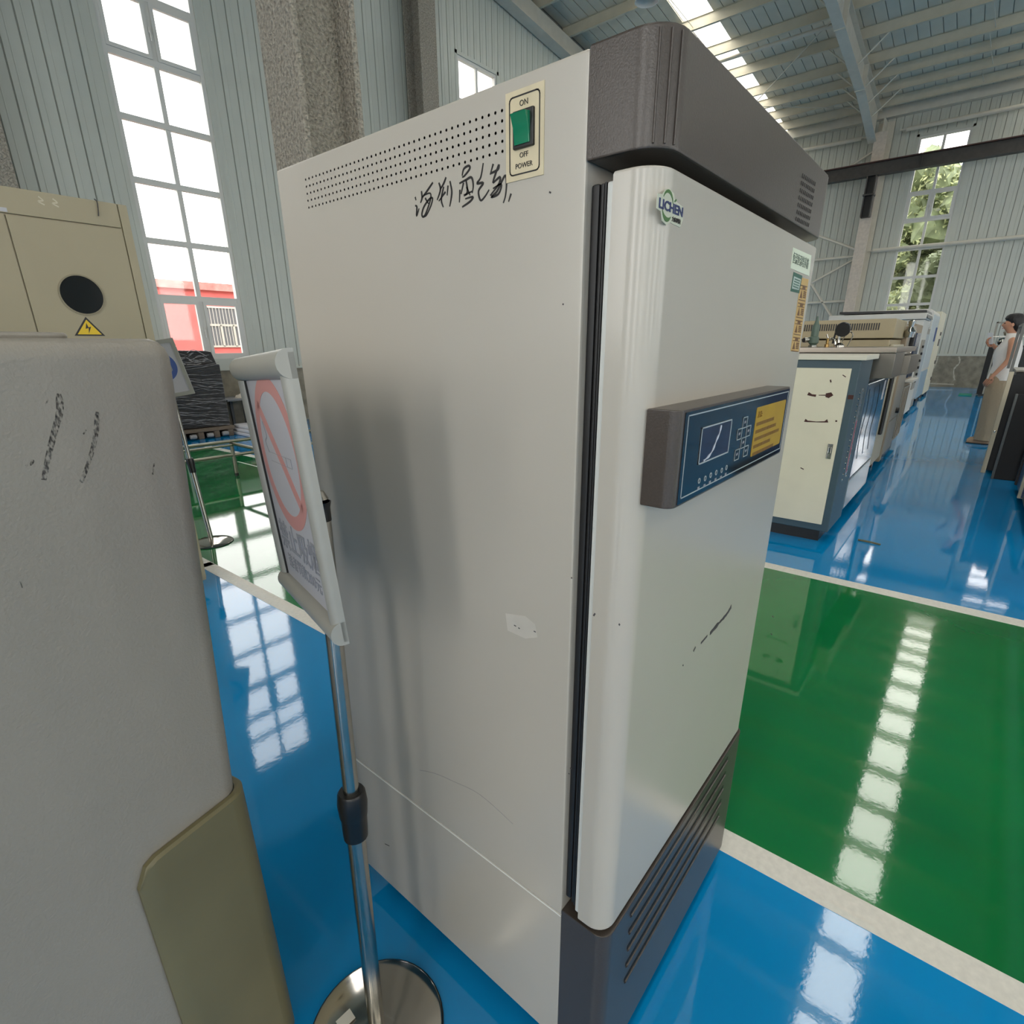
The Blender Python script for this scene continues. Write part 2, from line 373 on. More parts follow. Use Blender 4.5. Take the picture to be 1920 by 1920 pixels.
window(5, 'x', *WL[0], WZ0, WZ1, LB, (), None, YL_W)
window(6, 'x', *WL[3], WZ0, WZ1, LB, (), None, YL_W)
window(7, 'y', *WRr[2], .95, WZ1, RB, (), None, XR_W)
# roof -------------------------------------------------------------
def roof_slab(y0, y1, xa, xb, d0, d1):
    return prism([(xa, zp(xa)+d0), (xb, zp(xb)+d0), (xb, zp(xb)+d1), (xa, zp(xa)+d1)], 'y', y0, y1)
ys = [YN_W-.2] + sorted([e for s in SKYL for e in s]) + [YL_W+.2]
bm = None
for k in range(0, len(ys), 2):
    for xa, xb in ((RIDGE, XR_W+.3), (XB_W-.3, RIDGE)): bm = join(bm, roof_slab(ys[k], ys[k+1], xa, xb, .24, .30)) if bm else roof_slab(ys[k], ys[k+1], xa, xb, .24, .30)
ceiling = struct('ceiling', bm, M_JOINT, 'blue grey sheet roof with cream purlins and skylight strips')
for y0, y1 in SKYL:
    for xa, xb in ((RIDGE, XR_W+.2), (XB_W-.2, RIDGE)):
        if y0 > 5:
            obj('roof_sheet', roof_slab(y0, y1, min(xa, xb), max(min(xb, 9.0), xa+.1), .255, .265), M_ROOF, ceiling, smooth=False)
            if xa < 0: continue
            xa = 9.0
        obj('skylight_sheet', roof_slab(y0, y1, xa, xb, .27, .275), M_SKYL, ceiling, smooth=False)
# roof sheets (ribs run down the slope)
y = -1.0; n = 0; first = None
ylist = []
for lo, hi in ((-2.2, -.6), (.10, 6.22), (6.91, 9.33)):
    k = round((hi-lo)/.24); ylist += [(lo+(hi-lo)*i/k, (hi-lo)/k) for i in range(k)]
rc = {}
for y, wd in ylist:
    key = round(wd, 3)
    if key not in rc:
        b = roof_slab(.008, wd-.008, 8.2, XR_W-.02, .222, .24)
        o = obj('roof_sheet', b, M_ROOF, ceiling, local=True, smooth=False); rc[key] = o
    else: o = shared('roof_sheet', rc[key], ceiling)
    o.location = (0, y, 0)
PX = [20.43, 19.63, 18.84, 18.03, 16.90, 15.71, 14.53, 13.19, 12.02, 10.85, 9.68, 8.5, 7.3]
def purlin(x):
    s = .1; z = zp(x)
    prof = [(x-.035, z), (x+.035, z), (x+.035, z+.004), (x+.004, z+.004), (x+.004, z+.212), (x+.04, z+.212), (x+.04, z+.218), (x-.03, z+.218), (x-.03, z+.212), (x-.002, z+.212), (x-.002, z+.008), (x-.035, z+.008)]
    return prism(prof, 'y', YN_W, YL_W-.02)
for x in PX: obj('purlin', purlin(x), M_PURL, ceiling, smooth=False)
for x in (4.5, 3, 1.5, 0, -1.5, -3, -4.5, -6, -7.5): obj('purlin', box(x-.03, x+.03, YN_W, YL_W-.02, zp(x), zp(x)+.2), M_PURL, ceiling, smooth=False)
obj('eave_strut', prism([(XR_W-.22, 7.30), (XR_W-.02, 7.30), (XR_W-.02, 7.52), (XR_W-.22, 7.54)], 'y', YN_W, YL_W-.02), M_STEELW, ceiling, smooth=False)
def rafter(yc, hw=.19, dep=.50):
    out = None
    def zb(x): return zp(x)-dep-(.25 if x > 19.5 else 0)*((x-19.5)/1.2 if x > 19.5 else 0)
    xs = [RIDGE, 12, 18.2, 20.6]
    web = [(x, zp(x)) for x in xs] + [(x, zb(x)) for x in xs[::-1]]
    out = prism(web, 'y', yc-.01, yc+.01)
    fl = [(x, zb(x)) for x in xs] + [(x, zb(x)-.018) for x in xs[::-1]]
    prism(fl, 'y', yc-hw/1.0*.55, yc+hw*.55, out)
    tf = [(x, zp(x)) for x in xs] + [(x, zp(x)-.018) for x in xs[::-1]]
    prism(tf, 'y', yc-hw*.55, yc+hw*.55, out)
    for x in (12.6, 15.2, 17.95): box(x-.03, x+.03, yc-hw*.58, yc+hw*.58, zb(x)-.03, zp(x), out)
    xm = [XB_W, RIDGE]; web = [(x, zp(x)) for x in xm] + [(x, zp(x)-dep) for x in xm[::-1]]
    prism(web, 'y', yc-.01, yc+.01, out); return out
for yc in (3.72, -2.4, -8.5): obj('rafter', rafter(yc), M_STEELW, ceiling, smooth=False)
# gable beam under the roof edge
gb = prism([(8.2, zp(8.2)-.02), (20.8, zp(20.8)-.02), (20.8, zp(20.8)-.40), (8.2, zp(8.2)-.40)], 'y', YL_W-.24, YL_W-.22)
prism([(8.2, zp(8.2)-.39), (20.8, zp(20.8)-.39), (20.8, zp(20.8)-.41), (8.2, zp(8.2)-.41)], 'y', YL_W-.33, YL_W-.05, gb)
obj('gable_beam', gb, M_STEELW, ceiling, smooth=False)
# fly braces, bracing rods
for x in PX[1:5] + PX[6:7]:
    for s in (-1, 1):
        obj('fly_brace', tube([(x, 3.72+s*.62, zp(x)+.02), (x, 3.72+s*.06, zp(x)-.46)], .018, seg=5), M_STEELW, ceiling)
obj('brace_rod', tube([(15.6, 3.9, zp(15.6)-.02), (18.9, 6.9, zp(18.9)-.03)], .014, seg=5), M_STEELW, ceiling)
obj('brace_rod', tube([(20.2, 3.9, zp(20.2)-.03), (18.2, 6.9, zp(18.2)-.03)], .01, seg=5), M_STEELW, ceiling)
for x0, x1, y in ((12.0, 13.19, 6.72), (13.19, 14.53, 6.72), (14.53, 15.71, 6.72), (15.71, 16.9, 6.72), (16.9, 18.03, 6.72), (16.9, 18.03, 1.35), (18.03, 18.84, 1.4), (18.84, 19.63, 1.35), (19.63, 20.43, 1.5)):
    obj('sag_rod', tube([(x0, y, zp(x0)+.06), (x1, y-.06, zp(x1)+.06)], .008, seg=5), M_STEELW, ceiling)
obj('conduit', tube([(15.95, 6.9, zp(15.95)-.02), (15.95, 4.0, zp(15.95)-.02)], .045, seg=8), M_STEELW, ceiling)
# columns ----------------------------------------------------------
def hcol(name, label, x, y, dx, dy, z1, axis, m, th=.03):
    """H section: flanges at +-dx/2 (axis x) or +-dy/2 (axis y)"""
    t = thing(name, label, 'column', (x, y, 0), group='steel columns')
    seg = 30
    def rough(b):
        return b
    if axis == 'x':
        obj('flange', box(x-dx/2, x-dx/2+th, y-dy/2, y+dy/2, 0, z1, None, .006), m, t); obj('flange', box(x+dx/2-th, x+dx/2, y-dy/2, y+dy/2, 0, z1, None, .006), m, t)
        obj('web', box(x-dx/2+th, x+dx/2-th, y-th*.5, y+th*.5, 0, z1), m, t)
    else:
        obj('flange', box(x-dx/2, x+dx/2, y-dy/2, y-dy/2+th, 0, z1, None, .006), m, t); obj('flange', box(x-dx/2, x+dx/2, y+dy/2-th, y+dy/2, 0, z1, None, .006), m, t)
        obj('web', box(x-th*.5, x+th*.5, y-dy/2+th, y+dy/2-th, 0, z1), m, t)
    return t
t = hcol('steel_column', 'rough grey fireproofed steel column standing behind the incubator', 2.49, 3.73, .46, .38, 8.4, 'x', M_FIRE, .045); del t['group']
t = hcol('steel_column', 'rough grey column against the gable wall left of the small window', 8.36, YL_W-.30, .40, .42, 7.75, 'y', M_FIRE, .03); del t['group']
t = hcol('steel_column', 'rough column on the gable wall behind the tan machine', 1.66, YL_W-.30, .50, .42, 7.75, 'y', M_FIRE, .03); del t['group']
M_COLR = mat('pinkish_column_paint', (196, 184, 170), .8, noise=(14, .10), bump=(60, .5, .006))
def wallcol(yc, label):
    t = thing('wall_column', label, 'column', (20.9, yc, 0))
    obj('flange', box(20.55, 20.58, yc-.15, yc+.15, 0, 6.85), M_COLR, t); obj('web', box(20.58, 21.12, yc-.012, yc+.012, 0, 7.2), M_STEELW, t)
    obj('flange', box(21.12, 21.15, yc-.20, yc+.20, 0, 7.2), M_STEELW, t)
    return t
wallcol(3.52, 'white steel wall column carrying the black crane beam')
wallcol(-2.75, 'white steel wall column beside the right hand window')
def crane():
    t = thing('crane_beam', 'long black steel crane runway beam along the side wall', 'beam', (20.4, 1, 5.75))
    obj('top_flange', box(20.28, 20.52, -12, 9.0, 6.06, 6.085), mat('rusty_edge', (74, 46, 38), .6), t); obj('web', box(20.39, 20.41, -12, 9.0, 5.77, 6.06), M_BEAM, t)
    obj('bottom_flange', box(20.28, 20.52, -12, 9.0, 5.74, 5.765), M_BEAM, t)
    for y in (5.0, 2.4, -.1): obj('stiffener', box(20.29, 20.51, y-.006, y+.006, 5.765, 6.06), M_BEAM, t)
crane()
t = thing('crane_bracket', 'black bolted steel bracket under the crane beam on the wall column', 'bracket', (20.4, 3.52, 5.0))
obj('bracket_plate', box(20.30, 20.55, 3.40, 3.43, 4.72, 5.74), M_BEAM, t); obj('bracket_plate', box(20.30, 20.55, 3.61, 3.64, 4.72, 5.74), M_BEAM, t)
obj('bracket_web', box(20.42, 20.55, 3.43, 3.61, 4.72, 5.74), M_BLK, t); obj('bracket_cap', box(20.26, 20.54, 3.38, 3.66, 5.25, 5.29), M_BEAM, t)
def strut(z, y0, y1, label, x=20.86):
    t = thing('tie_pipe', label, 'pipe', (x, (y0+y1)/2, z))
    obj('pipe', tube([(x, y0+.14, z), (x, y1-.14, z)], .055, seg=12), M_STEELW, t)
    for y, s in ((y0, 1), (y1, -1)): obj('end_plate', box(x-.05, x+.05, y, y+s*.16, z-.012, z+.012), M_STEELW, t)
strut(3.86, -2.4, 3.36, 'white steel tie pipe crossing the tree filled window at half height')
strut(6.86, -2.2, 3.12, 'white steel tie pipe just under the eave above the tree filled window')
strut(6.86, 3.92, 9.0, 'white steel tie pipe under the eave beside the incubator hood')
t = thing('wall_bracing', 'pale steel angle bracing between the wall column and the gable', 'bracing', (20.8, 6, 3.5))
for p, q in (((20.8, 3.7, 3.95), (20.8, 8.8, 6.2)), ((20.8, 3.7, 3.65), (20.8, 8.8, .9)), ((20.8, 3.7, 3.75), (20.8, 8.9, 3.72)), ((20.8, 3.7, 2.5), (20.8, 8.9, 2.45)), ((20.8, 3.7, 6.45), (20.8, 6.5, 5.0)), ((20.8, 3.9, 1.9), (20.8, 5.4, 3.9))):
    obj('brace', tube([p, q], .04, seg=6), M_STEELW, t)
# hanging high bay lamp (only its rim reaches the picture)
p = un(1213, 3, 'x', 11.3)
t = thing('high_bay_lamp', 'round white high bay lamp hanging under the purlins', 'lamp', (p.x, p.y, p.z))
obj('lamp_shade', lathe([(.05, .35), (.10, .30), (.20, .06), (.22, 0), (.205, 0), (.19, .05), (.09, .28)], p, None, 32, None, False), mat('lamp_white', (210, 206, 198), .4), t)
obj('lamp_rod', tube([(p.x, p.y, p.z+.33), (p.x, p.y, zp(p.x)+.1)], .01, seg=6), M_STEELW, t)
# outside ----------------------------------------------------------
struct('ground_outside', box(-60, 90, -70, 90, -.4, -.13), mat('outside_ground', (120, 122, 110), .9, noise=(.5, .1)))
M_REDW = mat('red_render', (228, 112, 108), .8, noise=(1.2, .12)); M_REDC = mat('weathered_red_coping', (206, 140, 134), .9, noise=(3, .3))
t = thing('red_building', 'low red rendered building with barred window outside the gable', 'building', (10, 24, 0))
obj('wall', box(0, 22, 24, 30, -.1, 3.35), M_REDW, t, smooth=False); obj('coping', box(-.1, 22.1, 23.85, 30.1, 3.35, 3.62), M_REDC, t, smooth=False)
wf = box(9.95, 13.0, 23.93, 24.0, 1.25, 1.32); box(9.95, 13.0, 23.93, 24.0, 2.05, 2.13, wf); box(9.95, 13.0, 23.93, 24.0, 2.72, 2.78, wf)
for x in (9.98, 10.5, 11.0, 11.5, 12.0): box(x-.04, x+.04, 23.93, 24.0, 1.28, 2.1, wf)
wn = obj('window_frame', wf, mat('outside_white', (210, 205, 195), .6), t, smooth=False)
obj('window_glass', box(9.95, 13.0, 23.97, 23.99, 1.25, 2.75), mat('dull_glass', (120, 120, 124), .2), wn, smooth=False)
gr = None
for i in range(24): gr = box(9.98+i*.125, 9.995+i*.125, 23.86, 23.88, 1.3, 2.75, gr)
obj('window_grille', gr, mat('outside_white2', (214, 208, 200), .6), wn, smooth=False)
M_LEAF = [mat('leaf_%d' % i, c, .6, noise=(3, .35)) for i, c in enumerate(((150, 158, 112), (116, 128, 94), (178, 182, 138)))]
M_BARK = mat('bark', (92, 76, 60), .9, noise=(8, .3))
def tree(x, y, h, r, label, mi, nleaf=4200, seed=1):
    rnd = random.Random(seed); t = thing('tree', label, 'tree', (x, y, -.13))
    obj('trunk', tube(smooth_path([(x, y, -.13), (x+.1, y+.05, h*.3), (x-.1, y, h*.7)]), [.18-.012*i for i in range(11)], seg=8), M_BARK, t)
    clumps = [(x+rnd.uniform(-r, r)*.8, y+rnd.uniform(-r, r)*.8, rnd.uniform(.08, .95)*h, rnd.uniform(.5, 1.0)*r*.55) for _ in range(34)]
    vs, fs = [], []
    for i in range(nleaf):
        cx, cy, cz, cr = clumps[i % len(clumps)]
        d = Vector((rnd.gauss(0, 1), rnd.gauss(0, 1), rnd.gauss(0, 1))).normalized()*cr*rnd.uniform(.6, 1)
        c = Vector((cx, cy, cz))+d; a = Vector((rnd.gauss(0, 1), rnd.gauss(0, 1), rnd.gauss(0, 1))).normalized(); b = a.orthogonal().normalized(); s = rnd.uniform(.06, .12)
        k = len(vs); vs += [c-a*s, c+b*s*.5, c+a*s, c-b*s*.5]; fs.append((k, k+1, k+2, k+3))
    core = bmesh.new()
    for cx, cy, cz, cr in clumps:
        r_ = bmesh.ops.create_icosphere(core, subdivisions=2, radius=cr*.82); 
        for v in r_['verts']: v.co = v.co*(1+.25*rnd.uniform(-1, 1)); v.co += Vector((cx, cy, cz))
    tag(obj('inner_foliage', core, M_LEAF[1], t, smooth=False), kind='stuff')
    me = bpy.data.meshes.new('foliage'); me.from_pydata([tuple(v) for v in vs], [], fs); b = bmesh.new(); b.from_mesh(me)
    o = obj('foliage', b, M_LEAF[mi], t, smooth=False); o['kind'] = 'stuff'
tree(28.6, 2.4, 7.6, 1.9, 'bright green tree filling the middle of the side window', 0, 9500, 1)
tree(24.4, 4.4, 5.2, 1.0, 'dark green slender tree low at the left of the side window', 1, 5000, 2)
tree(34.2, .2, 9.0, 2.3, 'pale green tall tree behind the others at the window top', 2, 9000, 3)
tree(24.4, 1.2, 4.6, 1.0, 'low dark tree at the right of the side window', 1, 5000, 4)
tree(34.2, 6.0, 8.6, 2.3, 'loose pale green tree far behind the side window', 2, 8000, 5)
tree(27.0, -4.0, 4.0, 1.6, 'tree outside the window behind the standing person', 0, 2500, 6)
# ================================================================== THE INCUBATOR
XS, XE, YB, YP, ZT, ZB, ZH, YD = .519, 1.150, .904, .336, 1.507, .06, 1.417, .258
t = thing('incubator_cabinet', 'tall cream incubator cabinet with grey brown hood and control panel on its door', 'incubator', (.84, .58, 0))
obj('body', box(XS, XE, YP, YB, .3825, ZT, None, .004), M_CAB, t)
low = obj('lower_body', box(XS, XE, YP, YB, ZB, .3805, None, .003), M_CAB, t)
obj('seam_trim', box(XS-.0004, XE+.0004, YP+.001, YB-.001, .3798, .3824), mat('seam_light', (226, 224, 218), .3), low)  # pale strip paints the light caught along the panel seam
# hood with a fluted round front corner
def front_profile(yf, r, n=6):
    out = [(XS, YP), (XS, yf+r)]
    out += [(XS+r-r*math.cos(R(90*k/n)), yf+r-r*math.sin(R(90*k/n))) for k in range(1, n+1)]
    out += [(XE-r+r*math.sin(R(90*k/n)), yf+r-r*math.cos(R(90*k/n))) for k in range(0, n+1)]
    out += [(XE, YP)]
    return out
hood = obj('hood', prism(front_profile(.256, .034, 6), 'z', ZH, ZT+.002, None, .003), M_CABD, t)
bm = None
for k in (1, 2, 3):
    a = R(18+18*k); r = .0345; x, y = XS+.034-r*math.cos(a), .256+.034-r*math.sin(a)
    bm = tube([(x, y, ZH+.004), (x, y, ZT-.003)], .0011, bm, 6)
obj('flute', bm, M_CABD, hood)
bm = None
cs = [un(1500, 325, 'y', .256), un(1528, 345, 'y', .256), un(1516, 422, 'y', .256), un(1489, 408, 'y', .256)]
cs[1].x = cs[2].x = min(cs[1].x, XE-.045); cs[0].x = cs[3].x = cs[1].x-.075
for i in range(7):
    for j in range(9):
        p = cs[0].lerp(cs[3], i/6).lerp(cs[1].lerp(cs[2], i/6), j/8)
        bm = box(p.x-.0013, p.x+.0013, .2554, .2562, p.z-.0024, p.z+.0024, bm)
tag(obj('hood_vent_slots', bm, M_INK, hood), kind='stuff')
# shadow gap frame behind door, gasket
obj('gasket', box(XS+.010, XE-.010, .326, YP, .418, 1.400, None, .003), M_GASK, t)
bm = box(XS+.006, XE-.006, .3185, .3225, .420, 1.398, None, .0015); box(XS+.013, XE-.013, .3225, .326, .424, 1.394, bm)
box(XS+.004, XE-.004, .3145, .3172, .420, 1.398, bm, .001); box(XS+.012, XE-.012, .3165, .319, .424, 1.394, bm)
obj('gasket_lip', bm, M_GASK, t)
door = obj('door', prism([(XS+.000, .3055)] + front_profile(YD, .030, 8)[1:-1] + [(XE, .3055)], 'z', .402, 1.405, None, .0035), M_CAB, t)
obj('door_liner', box(XS+.004, XE-.004, .3055, .3140, .410, 1.398, None, .002), mat('liner_white', (206, 206, 200), .3), door)
# base panel with louvers
base = obj('base_panel', prism([(XS, YP)] + front_profile(.254, .022, 6)[1:-1] + [(XE, YP)], 'z', ZB-.02, .3965, None, .002), M_CABD, t)
for k in range(5):
    z = .372-.0408*k
    lv = obj('louver', prism([(.2545, z-.001), (.2512, z-.0015), (.2508, z-.0035), (.2545, z-.010)], 'x', .600, 1.052), M_CABD, base)
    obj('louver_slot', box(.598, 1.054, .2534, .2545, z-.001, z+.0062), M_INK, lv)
# castors
for x, y in ((XS+.06, YP+.05), (XE-.06, YP+.05), (XS+.06, YB-.05), (XE-.06, YB-.05)):
    c = obj('castor', lathe([(.0, -.011), (.026, -.011), (.029, -.006), (.029, .006), (.026, .011), (0, .011)], (x, y, .029), None, 18, Matrix.Rotation(R(90), 4, 'X')), M_GASK, t)
    obj('castor_fork', box(x-.022, x+.022, y-.017, y+.017, .040, ZB, None, .002), M_CHROME, c)
# power switch plate
n_s = (-1, 0, 0)
pl = obj('power_plate', plate([(XS, .437, 1.494), (XS, .387, 1.494), (XS, .387, 1.415), (XS, .437, 1.415)], n_s, .0010), M_PLATE, t)
rc_ = [(XS-.001, y, z) for y, z in rrect(.3925, .4315, 1.4205, 1.4885, .004, 3)]
obj('border_line', frame_line(rc_, n_s, .0013, .0003), M_INK, pl)
for w_, sz, zz in (('ON', .0072, 1.4815), ('OFF', .0066, 1.4368), ('POWER', .0066, 1.4275)): obj('lettering', text(w_, sz, side_fr((XS-.0012, .4125, zz))), M_INK, pl)
sw = obj('switch_bezel', box(XS-.004, XS, .3985, .4255, 1.4425, 1.4755, None, .001), M_BLK, t)
rk = prism([(XS-.003, 1.4455), (XS-.0055, 1.4455), (XS-.0065, 1.458), (XS-.012, 1.4715), (XS-.003, 1.4725)], 'y', .4025, .4225, None, .0006)
obj('rocker', prism([(XS-.003, 1.4455), (XS-.0052, 1.4455), (XS-.0068, 1.459), (XS-.0120, 1.4710), (XS-.003, 1.4725)], 'y', .4025, .4225, None, .0006), M_GREENSW, sw); rk.free()
# perforated rows
bm = None
for i in range(5):
    for j in range(42):
        y = .4425 + (.8235-.4425)*j/41; z = 1.4815-.0090*i
        bm = lathe([(0, 0), (.00155, 0)], (0, 0, 0), bm, 8, Matrix.Translation((XS-.0003, y, z)) @ Matrix.Rotation(R(90), 4, 'Y'))
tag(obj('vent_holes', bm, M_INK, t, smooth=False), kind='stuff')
# handwriting in black marker (traced on the side panel)
def hw(p): return un(560+p[0]/3.84, 150+p[1]/3.84, 'x', XS)
STROKES = [[(840, 843), (846, 866)], [(840, 905), (852, 915), (850, 978), (868, 925)], [(967, 738), (925, 800), (888, 850)], [(885, 800), (889, 850), (878, 885)],
    [(900, 832), (945, 815), (952, 850), (930, 925), (905, 982), (888, 972), (902, 915), (940, 860), (965, 852), (953, 905), (922, 972), (905, 984)], [(912, 850), (935, 890)],
    [(1062, 700), (1045, 745), (1018, 792)], [(1010, 740), (1022, 790), (998, 865)], [(1045, 768), (1028, 860), (1042, 916)], [(1058, 806), (1010, 872)], [(1076, 760), (1070, 832)], [(1090, 728), (1103, 800), (1098, 860), (1088, 912)],
    [(1178, 690), (1190, 640), (1225, 618), (1232, 640), (1195, 690), (1178, 700)], [(1158, 745), (1205, 720), (1245, 702), (1258, 760), (1250, 815)], [(1162, 790), (1158, 882)], [(1188, 740), (1170, 822)], [(1206, 722), (1216, 800), (1200, 832)], [(1190, 832), (1252, 800)], [(1178, 915), (1235, 875), (1255, 842), (1200, 856)], [(1210, 770), (1235, 830)],
    [(1330, 598), (1312, 700), (1285, 745), (1330, 742), (1296, 800), (1310, 866), (1340, 842), (1372, 790)], [(1402, 604), (1380, 682)], [(1442, 608), (1410, 700), (1398, 742)], [(1385, 672), (1435, 645), (1446, 608)], [(1400, 742), (1450, 700), (1440, 752), (1380, 832)],
    [(1400, 782), (1460, 750), (1440, 820), (1388, 842), (1430, 800), (1485, 690), (1497, 742), (1490, 832), (1474, 886)], [(1530, 818), (1512, 877)]]
bm = None
for s in STROKES:
    pts = smooth_path([tuple(hw(p)) for p in s], 5); n = len(pts)
    bm = ribbon(pts, [.0025*(.55+.45*math.sin(math.pi*min(1, (i+2)/(n+1)))) for i in range(n)], n_s, .0004, bm)
obj('marker_writing', bm, M_INK, t)
# wear on the side panel
tp = obj('tape_residue', plate([un(*p, 'x', XS) for p in ((948, 1150), (985, 1155), (1003, 1170), (1008, 1195), (985, 1197), (952, 1182))], n_s, .0003), mat('tape_residue', (190, 184, 173), .6, noise=(40, .05)), t)
bm = None
for (u, v, l_) in ((964, 1172, 4), (1001, 1183, 4), (1071, 1083, 2), (972, 1177, 3), (1069, 1440, 3), (1066, 1450, 2), (722, 1582, 8), (1055, 570, 2), (1030, 360, 3)):
    p = un(u, v, 'x', XS); q = un(u+l_, v+l_*.5, 'x', XS); bm = ribbon([p, q], .0016, n_s, .0005, bm)
tag(obj('chip_mark', bm, M_SCUFF, t), kind='stuff')
obj('scratch', ribbon(smooth_path([tuple(un(*p, 'x', XS)) for p in ((787, 1444), (815, 1450), (850, 1465), (900, 1490), (962, 1545))]), .0009, n_s, .0004), mat('scratch_grey', (150, 146, 142), .6), t)
# wear on the door
n_f = (0, -1, 0)
def dq(pts): return [tuple(un(u, v, 'y', YD)) for u, v in pts]
bm = ribbon(smooth_path(dq([(1371, 1137), (1362, 1152), (1348, 1168), (1331, 1188)])), [.010, .009, .007, .008, .006, .007, .006, .008, .005, .006, .004]*2, n_f, .0004)
for a in ([(1326, 1192), (1314, 1206)], [(1304, 1213), (1300, 1221)], [(1281, 1246), (1280, 1249)]): ribbon(dq(a), .004, n_f, .0004, bm)
for a in ((1448, 1155), (1445, 1188), (1160, 1170)): ribbon(dq([a, (a[0]+2, a[1]+2)]), .002, n_f, .0004, bm)
tag(obj('door_scuff', bm, M_SCUFF, door), kind='stuff')
bm = None
for u, v in ((1116, 1150), (1124, 1520), (1125, 1530), (1157, 1485), (1144, 1420), (1164, 1152)):
    d = ray(u, v); k = (XS-CAM.x)/d.x; p = CAM+d*k
    if p.y < .29: continue
    bm = ribbon([p, p+Vector((0, .002, -.004))], .002, n_s, .0005, bm)
if bm: tag(obj('edge_chip', bm, M_SCUFF, door), kind='stuff')
# brand sticker
org = un(1256, 390, 'y', YD)
stk = [(-.030, .012), (-.020, .014), (-.014, .022), (-.004, .026), (.006, .022), (.010, .013), (.030, .009), (.032, -.010), (.027, -.022), (.008, -.021), (.003, -.020), (-.006, -.026), (-.016, -.022), (-.020, -.010), (-.030, -.008)]
lg = obj('brand_sticker', plate([org+Vector((a*.95, 0, b*.58)) for a, b in stk], n_f, .0004), mat('sticker_clear', (196, 198, 178), .35), door)
obj('brand_letters', text('LICHEN', .0110, front_fr(org+Vector((.002, -.0006, .000))), sx=1.42, bold=.0003), mat('brand_blue', (14, 38, 92), .35), lg)
def arc(c, ra, rb, a0, a1, n=12): return [tuple(c+Vector((ra*math.cos(R(a0+(a1-a0)*i/n)), 0, rb*math.sin(R(a0+(a1-a0)*i/n))))) for i in range(n+1)]
bm = ribbon(arc(org+Vector((-.006, 0, .001)), .0115, .0115, 150, 15), [.0006+.0022*math.sin(math.pi*i/12) for i in range(13)], n_f, .0007)
ribbon(arc(org+Vector((-.006, 0, .001)), .0115, .0115, 205, 315), [.0006+.0034*math.sin(math.pi*i/12) for i in range(13)], n_f, .0007, bm)
ribbon([org+Vector((.008, 0, .0065)), org+Vector((.012, 0, .0085))], .0015, n_f, .0007, bm)
obj('green_ring', bm, mat('brand_green', (62, 108, 48), .4), lg)
obj('small_lettering', text('力辰科技', .0042, front_fr(org+Vector((.015, -.0006, -.0085))), sx=1.2, bold=.0001), M_INK, lg)
# name label, certificate and warning strip at the hinge side of the door
def dplate(px, m, name, th=.0004, parent=door): return obj(name, plate([Vector(p) for p in dq(px)], n_f, th), m, parent)
nl = dplate([(1487, 464), (1521, 479), (1517, 518), (1482, 503)], mat('name_label', (222, 228, 206), .5), 'name_label')
c = (Vector(dq([(1501, 491)])[0]))
obj('lettering', text('恒温恒湿培养箱', .0165, front_fr(c+Vector((0, -.0006, .0)))@Matrix.Identity(4), sx=.86, bold=0), mat('label_green_print', (112, 122, 108), .5), nl)
ct = dplate([(1488, 510), (1504, 517), (1498, 550), (1482, 546)], mat('certificate_green', (40, 92, 76), .5), 'certificate_tag', .0005)
obj('certificate_paper', plate([Vector(p)+Vector((0, -.0005, 0)) for p in dq([(1488, 518), (1501, 524), (1497, 544), (1484, 541)])], n_f, .0003), mat('certificate_paper', (176, 190, 182), .5), ct)
bm = None
for k in range(4):
    a, b = dq([(1489-k*1.0, 523+k*4.5), (1499-k*1.0, 527+k*4.5)]); bm = ribbon([Vector(a), Vector(b)], .0016, n_f, .0011, bm)
obj('certificate_print', bm, mat('certificate_print', (70, 110, 96), .5), ct)
wsp = dplate([(1502, 520), (1516, 524), (1497, 660), (1482, 658)], mat('amber_strip', (196, 160, 96), .5, noise=(30, .05)), 'warning_strip', .0003)
bm = None; M_BRN = mat('amber_print', (104, 66, 24), .5)
for k in range(4):
    f0 = .10+.235*k
    def at(a, b): # a across, b down
        tl, tr, br, bl = [Vector(p) for p in dq([(1502, 520), (1516, 524), (1497, 660), (1482, 658)])]
        return tl.lerp(bl, b).lerp(tr.lerp(br, b), a)
    bm = ribbon([at(.08, f0), at(.92, f0)], .0016, n_f, .0006, bm); ribbon([at(.08, f0+.045), at(.92, f0+.045)], .0012, n_f, .0006, bm)
    ribbon([at(.35, f0+.022), at(.7, f0+.022)], .004, n_f, .0006, bm)
    bm = plate([at(.14, f0+.165)+Vector((0, -.0003, 0)), at(.30, f0+.06)+Vector((0, -.0003, 0)), at(.46, f0+.165)+Vector((0, -.0003, 0))], n_f, .0003, bm)
    for q in range(4): ribbon([at(.56, f0+.075+.024*q), at(.9, f0+.075+.024*q)], .002, n_f, .0006, bm)
    ribbon([at(.08, f0+.19), at(.92, f0+.19)], .0014, n_f, .0006, bm)
obj('warning_print', bm, M_BRN, wsp)
